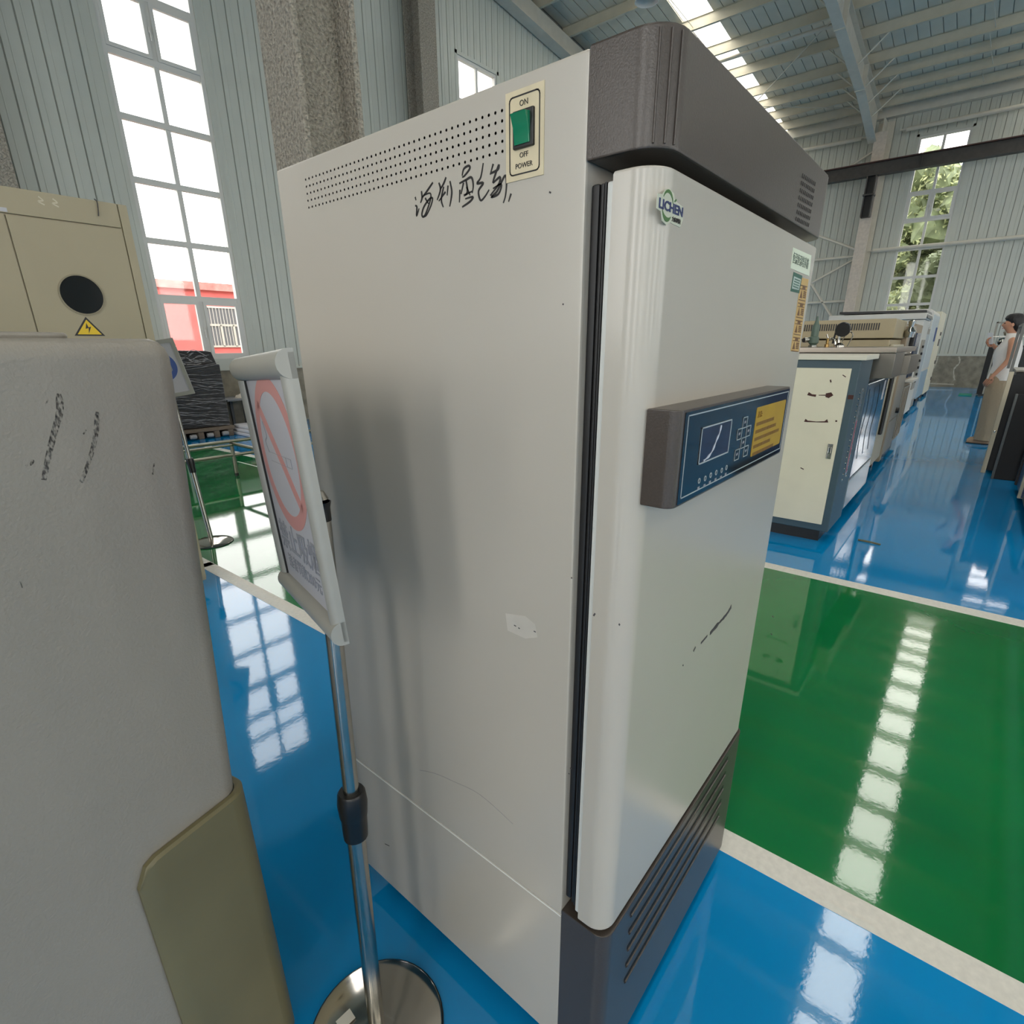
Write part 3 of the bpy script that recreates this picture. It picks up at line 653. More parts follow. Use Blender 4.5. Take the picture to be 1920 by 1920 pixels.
# control panel on the door
YC = .224; X0, X1, Z0, Z1 = .534, .952, 1.082, 1.187
cp = obj('control_panel', prism([(X0, YD+.002)] + [(X0, YC+.012)] + [(X0+.012-.012*math.cos(R(18*k)), YC+.012-.012*math.sin(R(18*k))) for k in range(1, 6)] + [(X1, YC), (X1, YD+.002)], 'z', Z0, Z1, None, .0015), M_CABD, t)
def cq(pts, y=YC): return [un(u, v, 'y', y) for u, v in pts]
fp = obj('panel_face', plate([(X0+.014, YC, Z0+.003), (X1-.002, YC, Z0+.003), (X1-.002, YC, Z1-.003), (X0+.014, YC, Z1-.003)], n_f, .0008), M_GLOSSPANEL, cp)
a_ = .0075
obj('outline', frame_line([(X0+.014+a_, YC-.0008, Z0+.009), (X1-a_, YC-.0008, Z0+.009), (X1-a_, YC-.0008, Z1-.007), (X0+.014+a_, YC-.0008, Z1-.007)], n_f, .0013, .0003), M_LINEGREY, fp)
sc = cq([(1315.5, 803), (1370.8, 787), (1364.7, 847), (1309.4, 870.6)], YC-.0008)
x0, x1, z1, z0 = (sc[0].x+sc[3].x)/2, (sc[1].x+sc[2].x)/2, (sc[0].z+sc[1].z)/2, (sc[2].z+sc[3].z)/2
scr = obj('display_screen', plate([(x0, YC-.0008, z0), (x1, YC-.0008, z0), (x1, YC-.0008, z1), (x0, YC-.0008, z1)], n_f, .0005), M_SCREEN, fp)
obj('screen_bezel', frame_line([(x0, YC-.0013, z0), (x1, YC-.0013, z0), (x1, YC-.0013, z1), (x0, YC-.0013, z1)], n_f, .0016, .0004), M_LINEGREY, scr)
cr = [(1352.5, 797), (1349, 812), (1343, 826), (1337, 842), (1329, 855), (1319, 864)]
obj('film_crease', ribbon(smooth_path([tuple(q) for q in cq(cr, YC-.0013)]), [.0015, .003, .0035, .003, .0015, .001]*5, n_f, .0006), mat('crease_white', (200, 204, 214), .3), scr)  # crease in the film, its reflected glint painted white
for u, v in ((1396.5, 792), (1402.5, 808), (1385.8, 814), (1392.8, 830), (1397.5, 845.5), (1381, 852.5)):
    p = un(u, v, 'y', YC-.0008)
    k_ = obj('key', plate([p+Vector((a, 0, b)) for a, b in rrect(-.0085, .0085, -.0068, .0068, .001, 2)], n_f, .0004), mat('key_dark', (34, 42, 46), .2), fp)
    obj('key_outline', frame_line([p+Vector((a, -.0004, b)) for a, b in ((-.0085, -.0068), (.0085, -.0068), (.0085, .0068), (-.0085, .0068))], n_f, .0011, .0003), M_LINEGREY, k_)
    obj('key_symbol', ribbon([p+Vector((-.003, -.0004, 0)), p+Vector((.003, -.0004, .001))], .003, n_f, .0003), M_GREYP, k_)
for u, v in ((1310.8, 901.5), (1322, 897), (1332.3, 891), (1342.7, 886), (1353, 882), (1361.9, 876.7)):
    p = un(u, v, 'y', YC-.0008)
    ld = obj('indicator', ribbon(arc(p, .0028, .0028, 0, 360, 12), .0011, n_f, .0004), M_LINEGREY, fp)
    obj('indicator_caption', ribbon([p+Vector((-.003, 0, -.0085)), p+Vector((.003, 0, -.0085))], .0030, n_f, .0003), M_GREYP, ld)
yq = cq([(1418.6, 764.5), (1474, 749), (1462.4, 830.8), (1407.7, 856)], YC-.0008)
ya, yb, yc_, yd_ = (yq[0].x+yq[3].x)/2, (yq[1].x+yq[2].x)/2, (yq[2].z+yq[3].z)/2, (yq[0].z+yq[1].z)/2
yb = min(yb, X1-.016)
ys_ = obj('caution_sticker', plate([(a, YC-.0008, b) for a, b in rrect(ya, yb, yc_, yd_, .003, 3)], n_f, .0004), M_YELLOW, fp)
bm = text('注意:', .0095, front_fr((ya+.006, YC-.0014, yd_-.011)), ax='LEFT')
for k in range(5):
    z = yd_-.0235-.0105*k; L_ = (.62, .74, .88, .60, .74)[k]; x = ya+.006; rnd = random.Random(k)
    while x < ya+(yb-ya)*L_:
        s = rnd.uniform(.003, .0075); ribbon([(x, YC-.0012, z), (x+s, YC-.0012, z)], .0048, n_f, .0003, bm); x += s+.0012
obj('caution_print', bm, M_DKTEXT, ys_)
# ================================================================== NO SMOKING SIGN STAND
def sign_stand(name, label, base, top, zj, r_disc, hscale=1):
    t = thing(name, label, 'sign stand', (base[0], base[1], 0))
    bx_, by_ = base; tx, ty = top
    obj('base_disc', lathe([(r_disc, 0), (r_disc, .006), (r_disc-.004, .010), (r_disc*.75, .019), (r_disc*.4, .026), (.02, .029), (0, .029)], (bx_, by_, 0), None, 48), M_CHROME, t)
    obj('base_rim', lathe([(r_disc, .0), (r_disc+.002, .0), (r_disc+.002, .005), (r_disc, .0065)], (bx_, by_, 0), None, 48, None, False), M_GASK, t)
    def at(z): f = z/zj; return (bx_+(tx-bx_)*f, by_+(ty-by_)*f, z)
    obj('lower_pole', tube([at(.027), at(.50*hscale)], .0152, seg=20), M_STAIN, t)
    c = tube([at(.487*hscale), at(.50*hscale), at(.530*hscale), at(.532*hscale), at(.556*hscale), at(.575*hscale), at(.579*hscale)], [.0195, .0202, .0208, .0222, .0240, .0220, .0195], seg=20)
    obj('collar', c, M_BLK, t)
    obj('upper_pole', tube([at(.55*hscale), at(zj-.03)], .0125, seg=18), M_STAIN, t)
    return t, at(zj)
sgn = (.334, .654, 1.073); srot = (R(2.5), R(-3.0), R(-104.1))
t, J = sign_stand('sign_stand', 'chrome floor stand holding the no smoking sign beside the incubator', (.338, .632), (.368, .640), 1.060, .126)
obj('ball_joint', lathe([(0, -.012), (.007, -.010), (.012, 0), (.007, .010), (0, .012)], J, None, 20), M_CHROME, t)
obj('joint_cup', lathe([(.008, -.035), (.0125, -.030), (.0125, -.012), (.0145, -.004), (.0135, -.004), (.0115, -.012)], J, None, 20, None, False), M_BLK, t)
W_, H_ = .25, .34
sg = thing('no_smoking_sign', 'grey aluminium framed sign with red no smoking ring on the near stand', 'sign', sgn, srot)
def lo(name, bm, m, parent): return obj(name, bm, m, parent, local=True)
def halfround(w_, d, n=10, base=-.004): return [(-w_/2, base)] + [(-w_/2*math.cos(math.pi*k/n), -d*math.sin(math.pi*k/n)) for k in range(n+1)] + [(w_/2, base)]
fwid = .030
# bars: profile in (across, depth)
def hbar(zc, x0, x1):
    return prism([(-d_, zc+a_) for a_, d_ in [(-fwid/2*math.cos(math.pi*k/10), .014*math.sin(math.pi*k/10)) for k in range(11)]] + [(.006, zc+fwid/2), (.006, zc-fwid/2)], 'x', x0, x1)
def vbar(xc, z0, z1):
    return prism([(xc+a_, -d_) for a_, d_ in [(-.022/2*math.cos(math.pi*k/8), .009*math.sin(math.pi*k/8)) for k in range(9)]] + [(xc+.011, .006), (xc-.011, .006)], 'z', z0, z1)
lo('frame_bar', hbar(H_/2-fwid/2, -W_/2, W_/2), M_ALU, sg); lo('frame_bar', hbar(-H_/2+fwid/2, -W_/2, W_/2), M_ALU, sg)
lo('frame_bar', vbar(-W_/2+.011, -H_/2+fwid, H_/2-fwid), M_ALU, sg); lo('frame_bar', vbar(W_/2-.011, -H_/2+.004, H_/2-.004), M_ALU, sg)
lo('back_plate', box(-W_/2+.01, W_/2-.01, .001, .005, -H_/2+.01, H_/2-.01), M_BLK, sg)
pp = lo('printed_sheet', box(-W_/2+.022, W_/2-.022, -.001, .001, -H_/2+fwid, H_/2-fwid), M_PAPER, sg)
lo('liner_edge', box(-W_/2+.0215, -W_/2+.0245, -.0035, 0, -H_/2+fwid, H_/2-fwid), M_INK, sg)
cz = .048; ny = (0, -1, 0)
ringp = [(.088*math.cos(R(6*k)), -.001, cz+.088*math.sin(R(6*k))) for k in range(61)]
ring = ribbon(ringp, .019, ny, .0004); s_ = .088*.7071
ribbon([(-s_, -.001, cz+s_), (s_, -.001, cz-s_)], .016, ny, .0004, ring)
lo('prohibition_ring', ring, M_RED, pp)
cg = box(-.050, .052, -.0015, -.0008, cz-.011, cz-.0105); box(-.050, .052, -.0015, -.0008, cz+.0005, cz+.001, cg); box(.052, .0525, -.0015, -.0008, cz-.011, cz+.001, cg); box(.03, .0305, -.0015, -.0008, cz-.011, cz+.001, cg)
ribbon(smooth_path([(-.052, -.001, cz+.0), (-.060, -.001, cz+.014), (-.048, -.001, cz+.022), (-.056, -.001, cz+.040)]), .0022, ny, .0004, cg)
lo('cigarette_drawing', cg, M_GREYP, pp)
lo('sign_lettering', text('禁止吸烟', .046, fr((.0, -.0014, -.075), (1, 0, 0), (0, 0, 1)), bold=.0006), M_GREYP, pp)
lo('fine_lettering', text('违者罚款200元', .0235, fr((.0, -.0014, -.112), (1, 0, 0), (0, 0, 1))), M_GREYP, pp)
lo('joint_bracket', box(-.012, .012, .005, .020, -.045, .012, None, .003), M_CHROME, sg)
t_ = bpy.data.objects['sign_stand']
lp = un(648, 1912, 'z', .030)
obj('paper_tag', plate([lp+Vector((a, b, 0)) for a, b in ((-.016, -.010), (.014, -.012), (.016, .010), (-.014, .012))], (0, 0, 1), .0005), mat('paper_tag', (206, 202, 190), .6), t_)
# second stand further back
t, J = sign_stand('sign_stand', 'chrome floor stand on the green floor holding the blue circle sign', (1.345, 3.78), (1.300, 3.82), 1.10, .130)
obj('ball_joint', lathe([(0, -.012), (.012, 0), (0, .012)], J, None, 14), M_CHROME, t)
s2 = thing('mandatory_sign', 'white framed sign with a blue circle beside the tan machine', 'sign', (1.262, 3.765, 1.125), (R(10), R(-9), R(-30)))
fb = box(-.12, -.10, -.008, .006, -.165, .165); box(.10, .12, -.008, .006, -.165, .165, fb); box(-.10, .10, -.008, .006, -.165, -.143, fb); box(-.10, .10, -.008, .006, .143, .165, fb)
lo('sign_frame', fb, M_ALU, s2); ps = lo('printed_sheet', box(-.10, .10, -.003, .003, -.143, .143), M_PAPER, s2)
lo('blue_circle', plate([(.085*math.cos(R(10*k)), -.003, .015+.085*math.sin(R(10*k))) for k in range(36)], ny, .0006), mat('sign_blue', (70, 92, 150), .5), ps)
lo('face_figure', plate([(a, -.0036, b) for a, b in ((-.05, -.02), (-.02, -.035), (.03, -.035), (.055, -.01), (.055, .04), (.0, .055), (-.045, .04))], ny, .0004), mat('sign_grey_face', (150, 150, 156), .5), ps)
# ================================================================== LEFT FOREGROUND MACHINE
AZ = R(12); P0 = un(538, 1975, 'z', 0)
P0 = P0 + Vector((math.cos(AZ), math.sin(AZ), 0))*.032
lm = thing('test_machine', 'large grey cream machine housing with olive rubber corner guard', 'machine', tuple(P0), (0, 0, AZ))
def shell():
    b = bmesh.new(); L, D, r = 1.35, .62, .028
    def ring(z, s1, ins):
        pts = rrect(-L+ins, s1-ins, .012+ins, .012+D-ins, max(.004, r-ins), 6); return [b.verts.new((x, y, z)) for x, y in pts]
    lev = [(.05, -.014, 0), (.6, .000, 0), (1.238, .041, 0), (1.249, .041, .003), (1.256, .040, .008), (1.260, .039, .016)]
    rings = [ring(*l) for l in lev]; n = len(rings[0])
    for A, B in zip(rings, rings[1:]):
        for k in range(n): b.faces.new((A[k], A[(k+1) % n], B[(k+1) % n], B[k]))
    b.faces.new(rings[0][::-1]); b.faces.new(rings[-1]); bmesh.ops.recalc_face_normals(b, faces=b.faces); return b
sh = obj('housing', shell(), M_LEFTM, lm, local=True)
obj('top_lid', prism(rrect(-1.25, -.055, .035, .55, .02, 4), 'z', 1.259, 1.266, None, .003), M_LEFTM, lm, local=True)
def guard():
    b = bmesh.new(); r = .034; path = []
    for s in [-.163+.0138*k for k in range(11)]: path.append((s, 0, 0, -1))
    for k in range(9): a = R(-90+90*k/8); path.append((.010-r+r*math.cos(a), r+r*math.sin(a), math.cos(a), math.sin(a)))
    for k in range(1, 4): path.append((.010, r+.010*k, 1, 0))
    ln = [0]
    for p, q in zip(path, path[1:]): ln.append(ln[-1]+math.hypot(q[0]-p[0], q[1]-p[1]))
    def htop(l_): rr = .032; return .606 if l_ >= rr else .606-rr+math.sqrt(max(0, rr*rr-(rr-l_)**2))
    outer, inner = [], []; th = .011
    for (x, y, nx, ny_), l_ in zip(path, ln):
        h = htop(l_); e = .004
        zs = [.03, .3, .5, .55, h-e, h]
        zs[2] = min(zs[2], h-.05); zs[3] = min(zs[3], h-.02)
        k = (.007 if l_ < .004 else 0)
        outer.append([b.verts.new((x-nx*(k if z < h else .004), y-ny_*(k if z < h else .004), z)) for z in zs]); inner.append([b.verts.new((x-nx*th, y-ny_*th, z)) for z in zs])
    n = len(path)
    for i in range(n-1):
        for j in range(5):
            b.faces.new((outer[i][j], outer[i+1][j], outer[i+1][j+1], outer[i][j+1])); b.faces.new((inner[i][j], inner[i][j+1], inner[i+1][j+1], inner[i+1][j]))
        b.faces.new((outer[i][5], outer[i+1][5], inner[i+1][5], inner[i][5])); b.faces.new((outer[i][0], inner[i][0], inner[i+1][0], outer[i+1][0]))
    for i in (0, n-1):
        for j in range(5): b.faces.new((outer[i][j], outer[i][j+1], inner[i][j+1], inner[i][j]))
    bmesh.ops.recalc_face_normals(b, faces=b.faces); return b
obj('corner_guard', guard(), M_GUARD, lm, local=True)
for x, y in ((-.08, .09), (-1.27, .09), (-.08, .56), (-1.27, .56)): obj('foot', lathe([(.0, 0), (.03, 0), (.03, .05), (0, .05)], (x, y, 0), None, 16), M_BLK, lm, local=True)
en = Vector((-math.sin(AZ), math.cos(AZ), 0)); Pf = P0+en*.012
def mp(u, v): d = ray(u, v); return CAM+d*((Pf-CAM).dot(en)/d.dot(en))
rnd = random.Random(3)
for path, wd in (([(110, 738), (112, 770), (103, 805), (92, 850), (82, 900)], .0070), ([(182, 772), (180, 810), (170, 855), (152, 905)], .0056), ([(62, 862), (58, 870), (48, 874)], .003), ([(161, 806), (156, 814)], .0025), ([(38, 1090), (42, 1102)], .0018), ([(289, 868), (286, 890)], .003), ([(90, 750), (86, 757)], .002)):
    pts = smooth_path([tuple(mp(*p)) for p in path], 6); n = len(pts); bm = None
    bm = ribbon(pts, [wd*(.35+.65*min(1, (i_+1)/4))*(1-.35*i_/n) for i_ in range(n)], -en, .0005)
    obj('black_scuff', bm, M_STREAK, lm)
# ================================================================== BEHIND THE LEFT MACHINE
YT = 3.0
t = thing('tan_test_cabinet', 'tall tan enamelled machine with a round dark porthole', 'machine', (.35, 3.4, 0))
obj('body', box(-.55, 1.005, YT+.004, 3.62, .06, 1.832, None, .006), M_TAN, t)
obj('header_panel', box(-.548, .966, YT-.004, YT+.004, 1.7385, 1.830, None, .002), M_TAN, t)
obj('edge_strip', box(.970, 1.003, YT-.004, YT+.004, .08, 1.830, None, .002), M_TAN, t)
d1 = obj('door', box(.583, .966, YT-.004, YT+.004, .08, 1.734, None, .002), M_TAN, t); d2 = obj('door', box(-.548, .579, YT-.004, YT+.004, .08, 1.734, None, .002), M_TAN, t)
pc = Vector((.762, YT-.004, 1.462)); rot = Matrix.Rotation(R(90), 4, 'X')
po = obj('porthole_rim', lathe([(.074, 0), (.080, 0), (.080, .003), (.074, .003)], (0, 0, 0), None, 40, Matrix.Translation(pc) @ rot, False), M_TAND, d1)
obj('porthole_glass', lathe([(0, .0015), (.075, .0015), (.075, .0005)], (0, 0, 0), None, 40, Matrix.Translation(pc) @ rot), M_PORT, d1)
tri = [(.700, YT-.004, 1.300), (.810, YT-.004, 1.300), (.755, YT-.004, 1.376)]
wl = obj('hazard_triangle', plate(tri, n_f, .0006), M_INK, d1)
cen = Vector((.755, YT-.0046, 1.325)); obj('hazard_field', plate([Vector((p[0], YT-.0046, p[2])).lerp(cen, .22) for p in tri], n_f, .0003), mat('hazard_yellow', (214, 178, 20), .4), wl)
obj('hazard_bolt', plate([(.752, YT-.0050, 1.352), (.745, YT-.0050, 1.328), (.756, YT-.0050, 1.331), (.752, YT-.0050, 1.308), (.766, YT-.0050, 1.337), (.756, YT-.0050, 1.334)], n_f, .0003), M_INK, wl)
obj('number_tag', plate([(.560, YT-.004, 1.742), (.592, YT-.004, 1.742), (.592, YT-.004, 1.756), (.560, YT-.004, 1.756)], n_f, .0008), M_PAPER, t)
obj('hanging_hook', tube(smooth_path([(.888, YT-.006, 1.834), (.893, YT-.014, 1.825), (.892, YT-.012, 1.80), (.889, YT-.008, 1.772)]), .0022, seg=6), M_SCUFF, t)
bm = ribbon([(.565, YT-.004, 1.80), (.570, YT-.004, 1.776)], .003, n_f, .0004)
obj('rust_mark', bm, M_SCUFF, t)
for x in (.70, .745): obj('faded_print', ribbon(smooth_path([(x, YT-.004, 1.812), (x+.012, YT-.004, 1.80), (x-.004, YT-.004, 1.795), (x+.014, YT-.004, 1.785)]), .005, n_f, .0004), mat('faded_print', (190, 180, 158), .6), t)
for x in (-.45, .9):
    for y in (3.08, 3.55): obj('foot', lathe([(0, 0), (.04, 0), (.04, .06), (0, .06)], (x, y, 0), None, 14), M_BLK, t)
# stretch wrapped machine on a pallet
M_WRAPB = mat('wrapped_black_box', (44, 42, 42), .28, spec=.6, noise=(14, .5), bump=(16, .9, .02), stretch=(1, 1, 7))
t = thing('wrapped_machine', 'black machine wrapped in clear stretch film on a wooden pallet', 'wrapped crate', (3.24, 8.8, 0))
obj('wrapped_body', box(2.93, 3.60, 8.48, 9.12, .16, 1.02, None, .012), M_WRAPB, t)
obj('wrapped_top', prism([(2.95, 1.02), (3.58, 1.02), (3.53, 1.19), (3.45, 1.205), (3.02, 1.215), (2.97, 1.19)], 'y', 8.52, 9.08, None, .01), M_WRAPB, t)
rnd = random.Random(5); bm = None
for i in range(30):
    z = .22+rnd.random()*.78; a = rnd.uniform(-.14, .10)
    pts = smooth_path([(2.925+k*.113, 8.476, z+a*(k/6)+rnd.uniform(-.012, .012)) for k in range(7)], 3)
    bm = ribbon(pts, [rnd.uniform(.001, .007) for _ in pts], (0, -1, 0), .002, bm)
for i in range(16):
    z = 1.03+rnd.random()*.15; x = 2.98+rnd.random()*.3
    bm = ribbon(smooth_path([(x, 8.515, z), (x+.1, 8.515, z+rnd.uniform(-.05, .05)), (x+.25, 8.515, min(1.18, max(1.03, z+rnd.uniform(-.07, .07))))], 4), rnd.uniform(.003, .010), (0, -1, 0), .002, bm)
tag(obj('film_folds', bm, mat('film_white', (150, 148, 148), .25, coat=.4), t), kind='stuff')  # pale ribbons paint the film's white reflections along its folds
obj('film_edge', box(2.90, 2.93, 8.47, 8.50, .15, 1.0, None, .006), mat('film_bright', (206, 204, 206), .3), t)
pal = obj('pallet_deck', box(2.88, 3.64, 8.44, 9.16, .10, .15, None, .006), mat('pallet_wood', (112, 98, 84), .8, noise=(20, .2), stretch=(1, 8, 8)), t)
for x in (2.92, 3.16, 3.38, 3.58): obj('pallet_block', box(x-.04, x+.04, 8.45, 9.15, 0, .10, None, .01), MATS['pallet_wood'], t)
for x0, x1 in ((2.98, 3.10), (3.22, 3.32), (3.44, 3.53)): obj('film_bunch', lathe([(0, -.045), (.03, -.04), (.035, 0), (.03, .04), (0, .045)], ((x0+x1)/2, 8.43, .05), None, 10, Matrix.Rotation(R(90), 4, 'Y')), MATS['film_white'], t)
# folded white sheets on the floor
t = thing('folded_sheets', 'flat stack of folded white sheets on the floor beside the wrapped machine', 'sheets', (3.9, 8.2, 0))
for k in range(3): obj('sheet_fold', box(3.66+.02*k, 4.35-.04*k, 7.85+.03*k, 8.66-.02*k, .0+.05*k, .048+.05*k, None, .018), mat('white_plastic_sheet', (220, 218, 222), .35, bump=(6, .5, .02)), t)
t = thing('stainless_frame', 'low stainless tube frame with black rubber feet on green floor', 'frame', (2.39, 5.69, 0))
def sq(p, q, w_=.028): return tube([p, q], w_*.6, seg=4)
M_ST2 = mat('dull_stainless', (150, 148, 132), .3, metal=1)
obj('top_rail', tube([(1.0, 5.69, .355), (3.9, 5.69, .355)], .017, seg=8), M_ST2, t); obj('lower_rail', tube([(1.0, 5.69, .215), (3.9, 5.69, .215)], .017, seg=8), M_ST2, t)
obj('top_rail', tube([(2.39, 5.69, .335), (2.39, 4.4, .335)], .017, seg=8), M_ST2, t); obj('top_rail', tube([(1.0, 5.64, .325), (2.39, 5.64, .325)], .012, seg=8), M_ST2, t)
for x, y in ((2.39, 5.69), (1.76, 5.69), (3.7, 5.69), (2.39, 4.42), (1.03, 5.69)):
    lg_ = obj('leg', tube([(x, y, .02), (x, y, .36)], .019, seg=10), M_ST2, t); obj('leg_foot', tube([(x, y, 0), (x, y, .03)], .022, seg=10), M_BLK, lg_)
t = thing('work_table', 'grey steel work table against the concrete base under the window', 'table', (4.2, 8.98, 0))
obj('table_top', box(3.72, 4.9, 8.72, 9.26, .47, .50, None, .004), mat('table_grey', (120, 122, 126), .4), t)
for x in (3.98, 4.85):
    for y in (8.76, 9.22): obj('leg', box(x-.02, x+.02, y-.02, y+.02, 0, .47), mat('table_leg', (92, 94, 96), .5), t)
obj('cross_rail', box(3.98, 4.85, 8.75, 8.77, .20, .23), MATS['table_leg'], t)
t = obj('cloth', lathe([(.16, 0), (.14, .02), (.10, .045), (.05, .06), (0, .065)], (4.10, 8.92, .50), None, 14), mat('cream_cloth', (206, 196, 180), .9, bump=(20, 1, .03)))
for v in t.data.vertices: v.co.z += .02*math.sin(v.co.x*40)*math.cos(v.co.y*37) if v.co.z > .505 else 0
tag(t, 'crumpled cream cloth lying on the grey work table', 'cloth')
# ================================================================== RIGHT HAND ROW OF MACHINES
M_SLATE = mat('slate_blue_enamel', (62, 82, 92), .4, noise=(4, .05)); M_CREAM = mat('pale_cream_panel', (222, 214, 190), .45, noise=(6, .03))
M_RUST = mat('rust_brown', (72, 40, 34), .8); M_BEIGE = mat('beige_enamel', (166, 152, 120), .45, noise=(3, .04)); M_GREYE = mat('grey_enamel', (150, 144, 132), .45, noise=(5, .05))
M_WHITE = mat('white_enamel', (208, 204, 194), .4, noise=(4, .03)); M_NAVY = mat('navy_panel', (38, 54, 84), .25); M_BROWNT = mat('taupe_enamel', (150, 132, 108), .5)
# 1: salt chamber control cabinet
t = thing('slate_cabinet', 'slate blue framed machine with a chipped cream side panel', 'machine', (4.1, 1.0, 0))
obj('body', box(3.905, 4.36, .55, 1.35, .075, 1.155, None, .006), M_SLATE, t)
sp = obj('side_panel', box(3.890, 3.905, .592, 1.30, .125, 1.108, None, .003), M_CREAM, t)
ns = (-1, 0, 0)
for pts, wd in (([(1515, 738), (1522, 741), (1530, 742)], [.02, .012, .014]), ([(1535, 741), (1548, 741)], [.004, .006]), ([(1548, 741), (1556, 741), (1558, 744)], [.022, .036, .030]), ([(1509, 788), (1514, 790), (1530, 791), (1546, 791), (1552, 789)], [.020, .010, .005, .008, .022]), ([(1557, 712), (1558, 717)], .008), ([(1568, 788), (1568, 791)], .010), ([(1580, 703), (1586, 707)], .005), ([(1501, 877), (1507, 880)], .006)):
    obj('paint_chip', ribbon([un(*p, 'x', 3.890) for p in pts], wd, ns, .001), M_RUST, sp)
lk = obj('lock_plate', box(3.884, 3.890, .610, .640, .560, .655, None, .002), M_STAIN, sp); obj('lock_lever', box(3.876, 3.884, .616, .634, .595, .635, None, .003), M_CHROME, lk)
obj('top_cover', box(3.885, 4.39, .525, 1.37, 1.155, 1.185, None, .004), mat('ivory_top', (214, 208, 192), .45), t)
ls = obj('level_window', box(4.10, 4.18, .545, .55, .42, .98, None, .002), mat('gauge_strip', (92, 104, 112), .25), t)
obj('level_fluid', box(4.13, 4.145, .5435, .545, .44, .78), mat('red_fluid', (170, 60, 76), .3), ls)
bm = None
for k in range(16):
    for x in (4.07, 4.21): bm = lathe([(.009, 0), (.007, .003), (0, .004)], (0, 0, 0), bm, 8, Matrix.Translation((x, .55, .40+.037*k)) @ Matrix.Rotation(R(90), 4, 'X'))
tag(obj('rivet_rows', bm, M_STAIN, t), kind='stuff')
obj('plinth', box(3.93, 4.34, .60, 1.30, .0, .075), M_BLK, t)
obj('rust_patch', box(3.902, 3.905, .556, .585, .93, .955), M_RUST, t)
# 2: film covered chamber with stainless lid
t = thing('film_covered_chamber', 'chamber with film covered door under an overhanging stainless lid', 'machine', (5.0, 1.0, 0))
obj('body', box(4.42, 5.58, .60, 1.5, .08, 1.03, None, .006), mat('dark_grey_enamel', (70, 76, 82), .35), t)
dr = obj('door', box(4.50, 5.54, .565, .60, .32, .99, None, .012), mat('film_blue_door', (64, 92, 116), .10, spec=.6, coat=.3), t)  # blue base colour paints the blue reflection in the film
obj('lower_door', box(4.50, 5.54, .565, .60, .09, .31, None, .008), mat('film_grey_door', (112, 126, 134), .16, spec=.7), t)  # bluish grey carries the painted reflection on downwards
obj('door_note', plate([(5.32, .565, .82), (5.42, .565, .82), (5.42, .565, .97), (5.34, .565, .97)], n_f, .001), M_PAPER, dr)
for x in (4.6, 4.85, 5.1): obj('film_fold', ribbon(smooth_path([(x, .565, .95), (x+.05, .565, .8), (x-.02, .565, .62), (x+.06, .565, .45)]), .012, n_f, .002), M_BLK if x > 5 else mat('fold_grey', (60, 66, 72), .2), dr)
lid = obj('stainless_lid', prism([(.44, 1.03), (.60, 1.02), (1.5, 1.02), (1.5, 1.19), (.44, 1.19)], 'x', 4.44, 4.96, None, .006), mat('lid_steel', (120, 116, 108), .35, metal=.8), t)
obj('stainless_lid', prism([(.40, 1.035), (.60, 1.02), (1.5, 1.02), (1.5, 1.16), (.40, 1.165)], 'x', 4.97, 5.70, None, .006), MATS['lid_steel'], t)
obj('tray_rim', box(4.42, 5.72, .44, 1.52, 1.19, 1.225, None, .003), mat('tray_steel', (150, 142, 132), .3, metal=.9), t)
for x, y in ((4.5, .68), (5.5, .68), (4.5, 1.42), (5.5, 1.42)): obj('castor', lathe([(0, -.015), (.04, -.015), (.04, .015), (0, .015)], (x, y, .04), None, 14, Matrix.Rotation(R(90), 4, 'X')), M_GASK, t)
# fittings standing on the stainless tray
def on_tray(u, y): d = ray(u, 655); k = (4.75-CAM.x)/d.x; return (4.75, (CAM+d*k).y)
gx, gy = on_tray(1572, 0)
t = thing('pressure_gauge', 'round black faced pressure gauge on a bent chrome stem', 'gauge', (gx, gy, 1.225))
gz = un(1581, 617, 'x', gx)
obj('stem', tube(smooth_path([(gx, gy, 1.225), (gx, gy+.01, 1.27), (gx, gz.y+.01, 1.32), (gx, gz.y+.004, gz.z-.04)]), .011, seg=10), M_CHROME, t)
obj('stem_foot', lathe([(.035, 0), (.035, .012), (.014, .03), (0, .03)], (gx, gy, 1.225), None, 16), M_CHROME, t)
obj('gauge_case', lathe([(0, 0), (.044, 0), (.050, .008), (.050, .026), (.046, .032)], (0, 0, 0), None, 28, Matrix.Translation((gx+.01, gz.y, gz.z)) @ Matrix.Rotation(R(-100), 4, 'Y')), M_BLK, t)
obj('gauge_dial', lathe([(0, .030), (.046, .030), (.046, .028)], (0, 0, 0), None, 28, Matrix.Translation((gx+.01, gz.y, gz.z)) @ Matrix.Rotation(R(-100), 4, 'Y')), mat('gauge_dial', (20, 18, 22), .2), t)
obj('capillary', tube(smooth_path([(gx, gy-.01, 1.26), (gx, gy-.04, 1.33), (gx, gy-.075, 1.31), (gx, gy-.06, 1.25), (gx, gy-.05, 1.225)]), .004, seg=6), M_CHROME, t)
obj('lever', tube([(gx, gy+.045, 1.25), (gx, gy+.035, 1.345)], .007, seg=6), M_BLK, t)
vx, vy = on_tray(1523, 0)
t = thing('safety_valve', 'green safety valve with a side port on the stainless tray', 'valve', (vx, vy, 1.225))
M_VALV = mat('valve_green', (86, 104, 92), .5)
obj('valve_body', lathe([(.026, .0), (.026, .014), (.020, .016), (.034, .03), (.034, .07), (.026, .075), (.026, .15), (.016, .165), (.008, .20), (.006, .215), (0, .215)], (vx, vy, 1.225), None, 18), M_VALV, t)
obj('valve_base', lathe([(.032, 0), (.032, .014), (0, .014)], (vx, vy, 1.225), None, 6), M_CHROME, t)
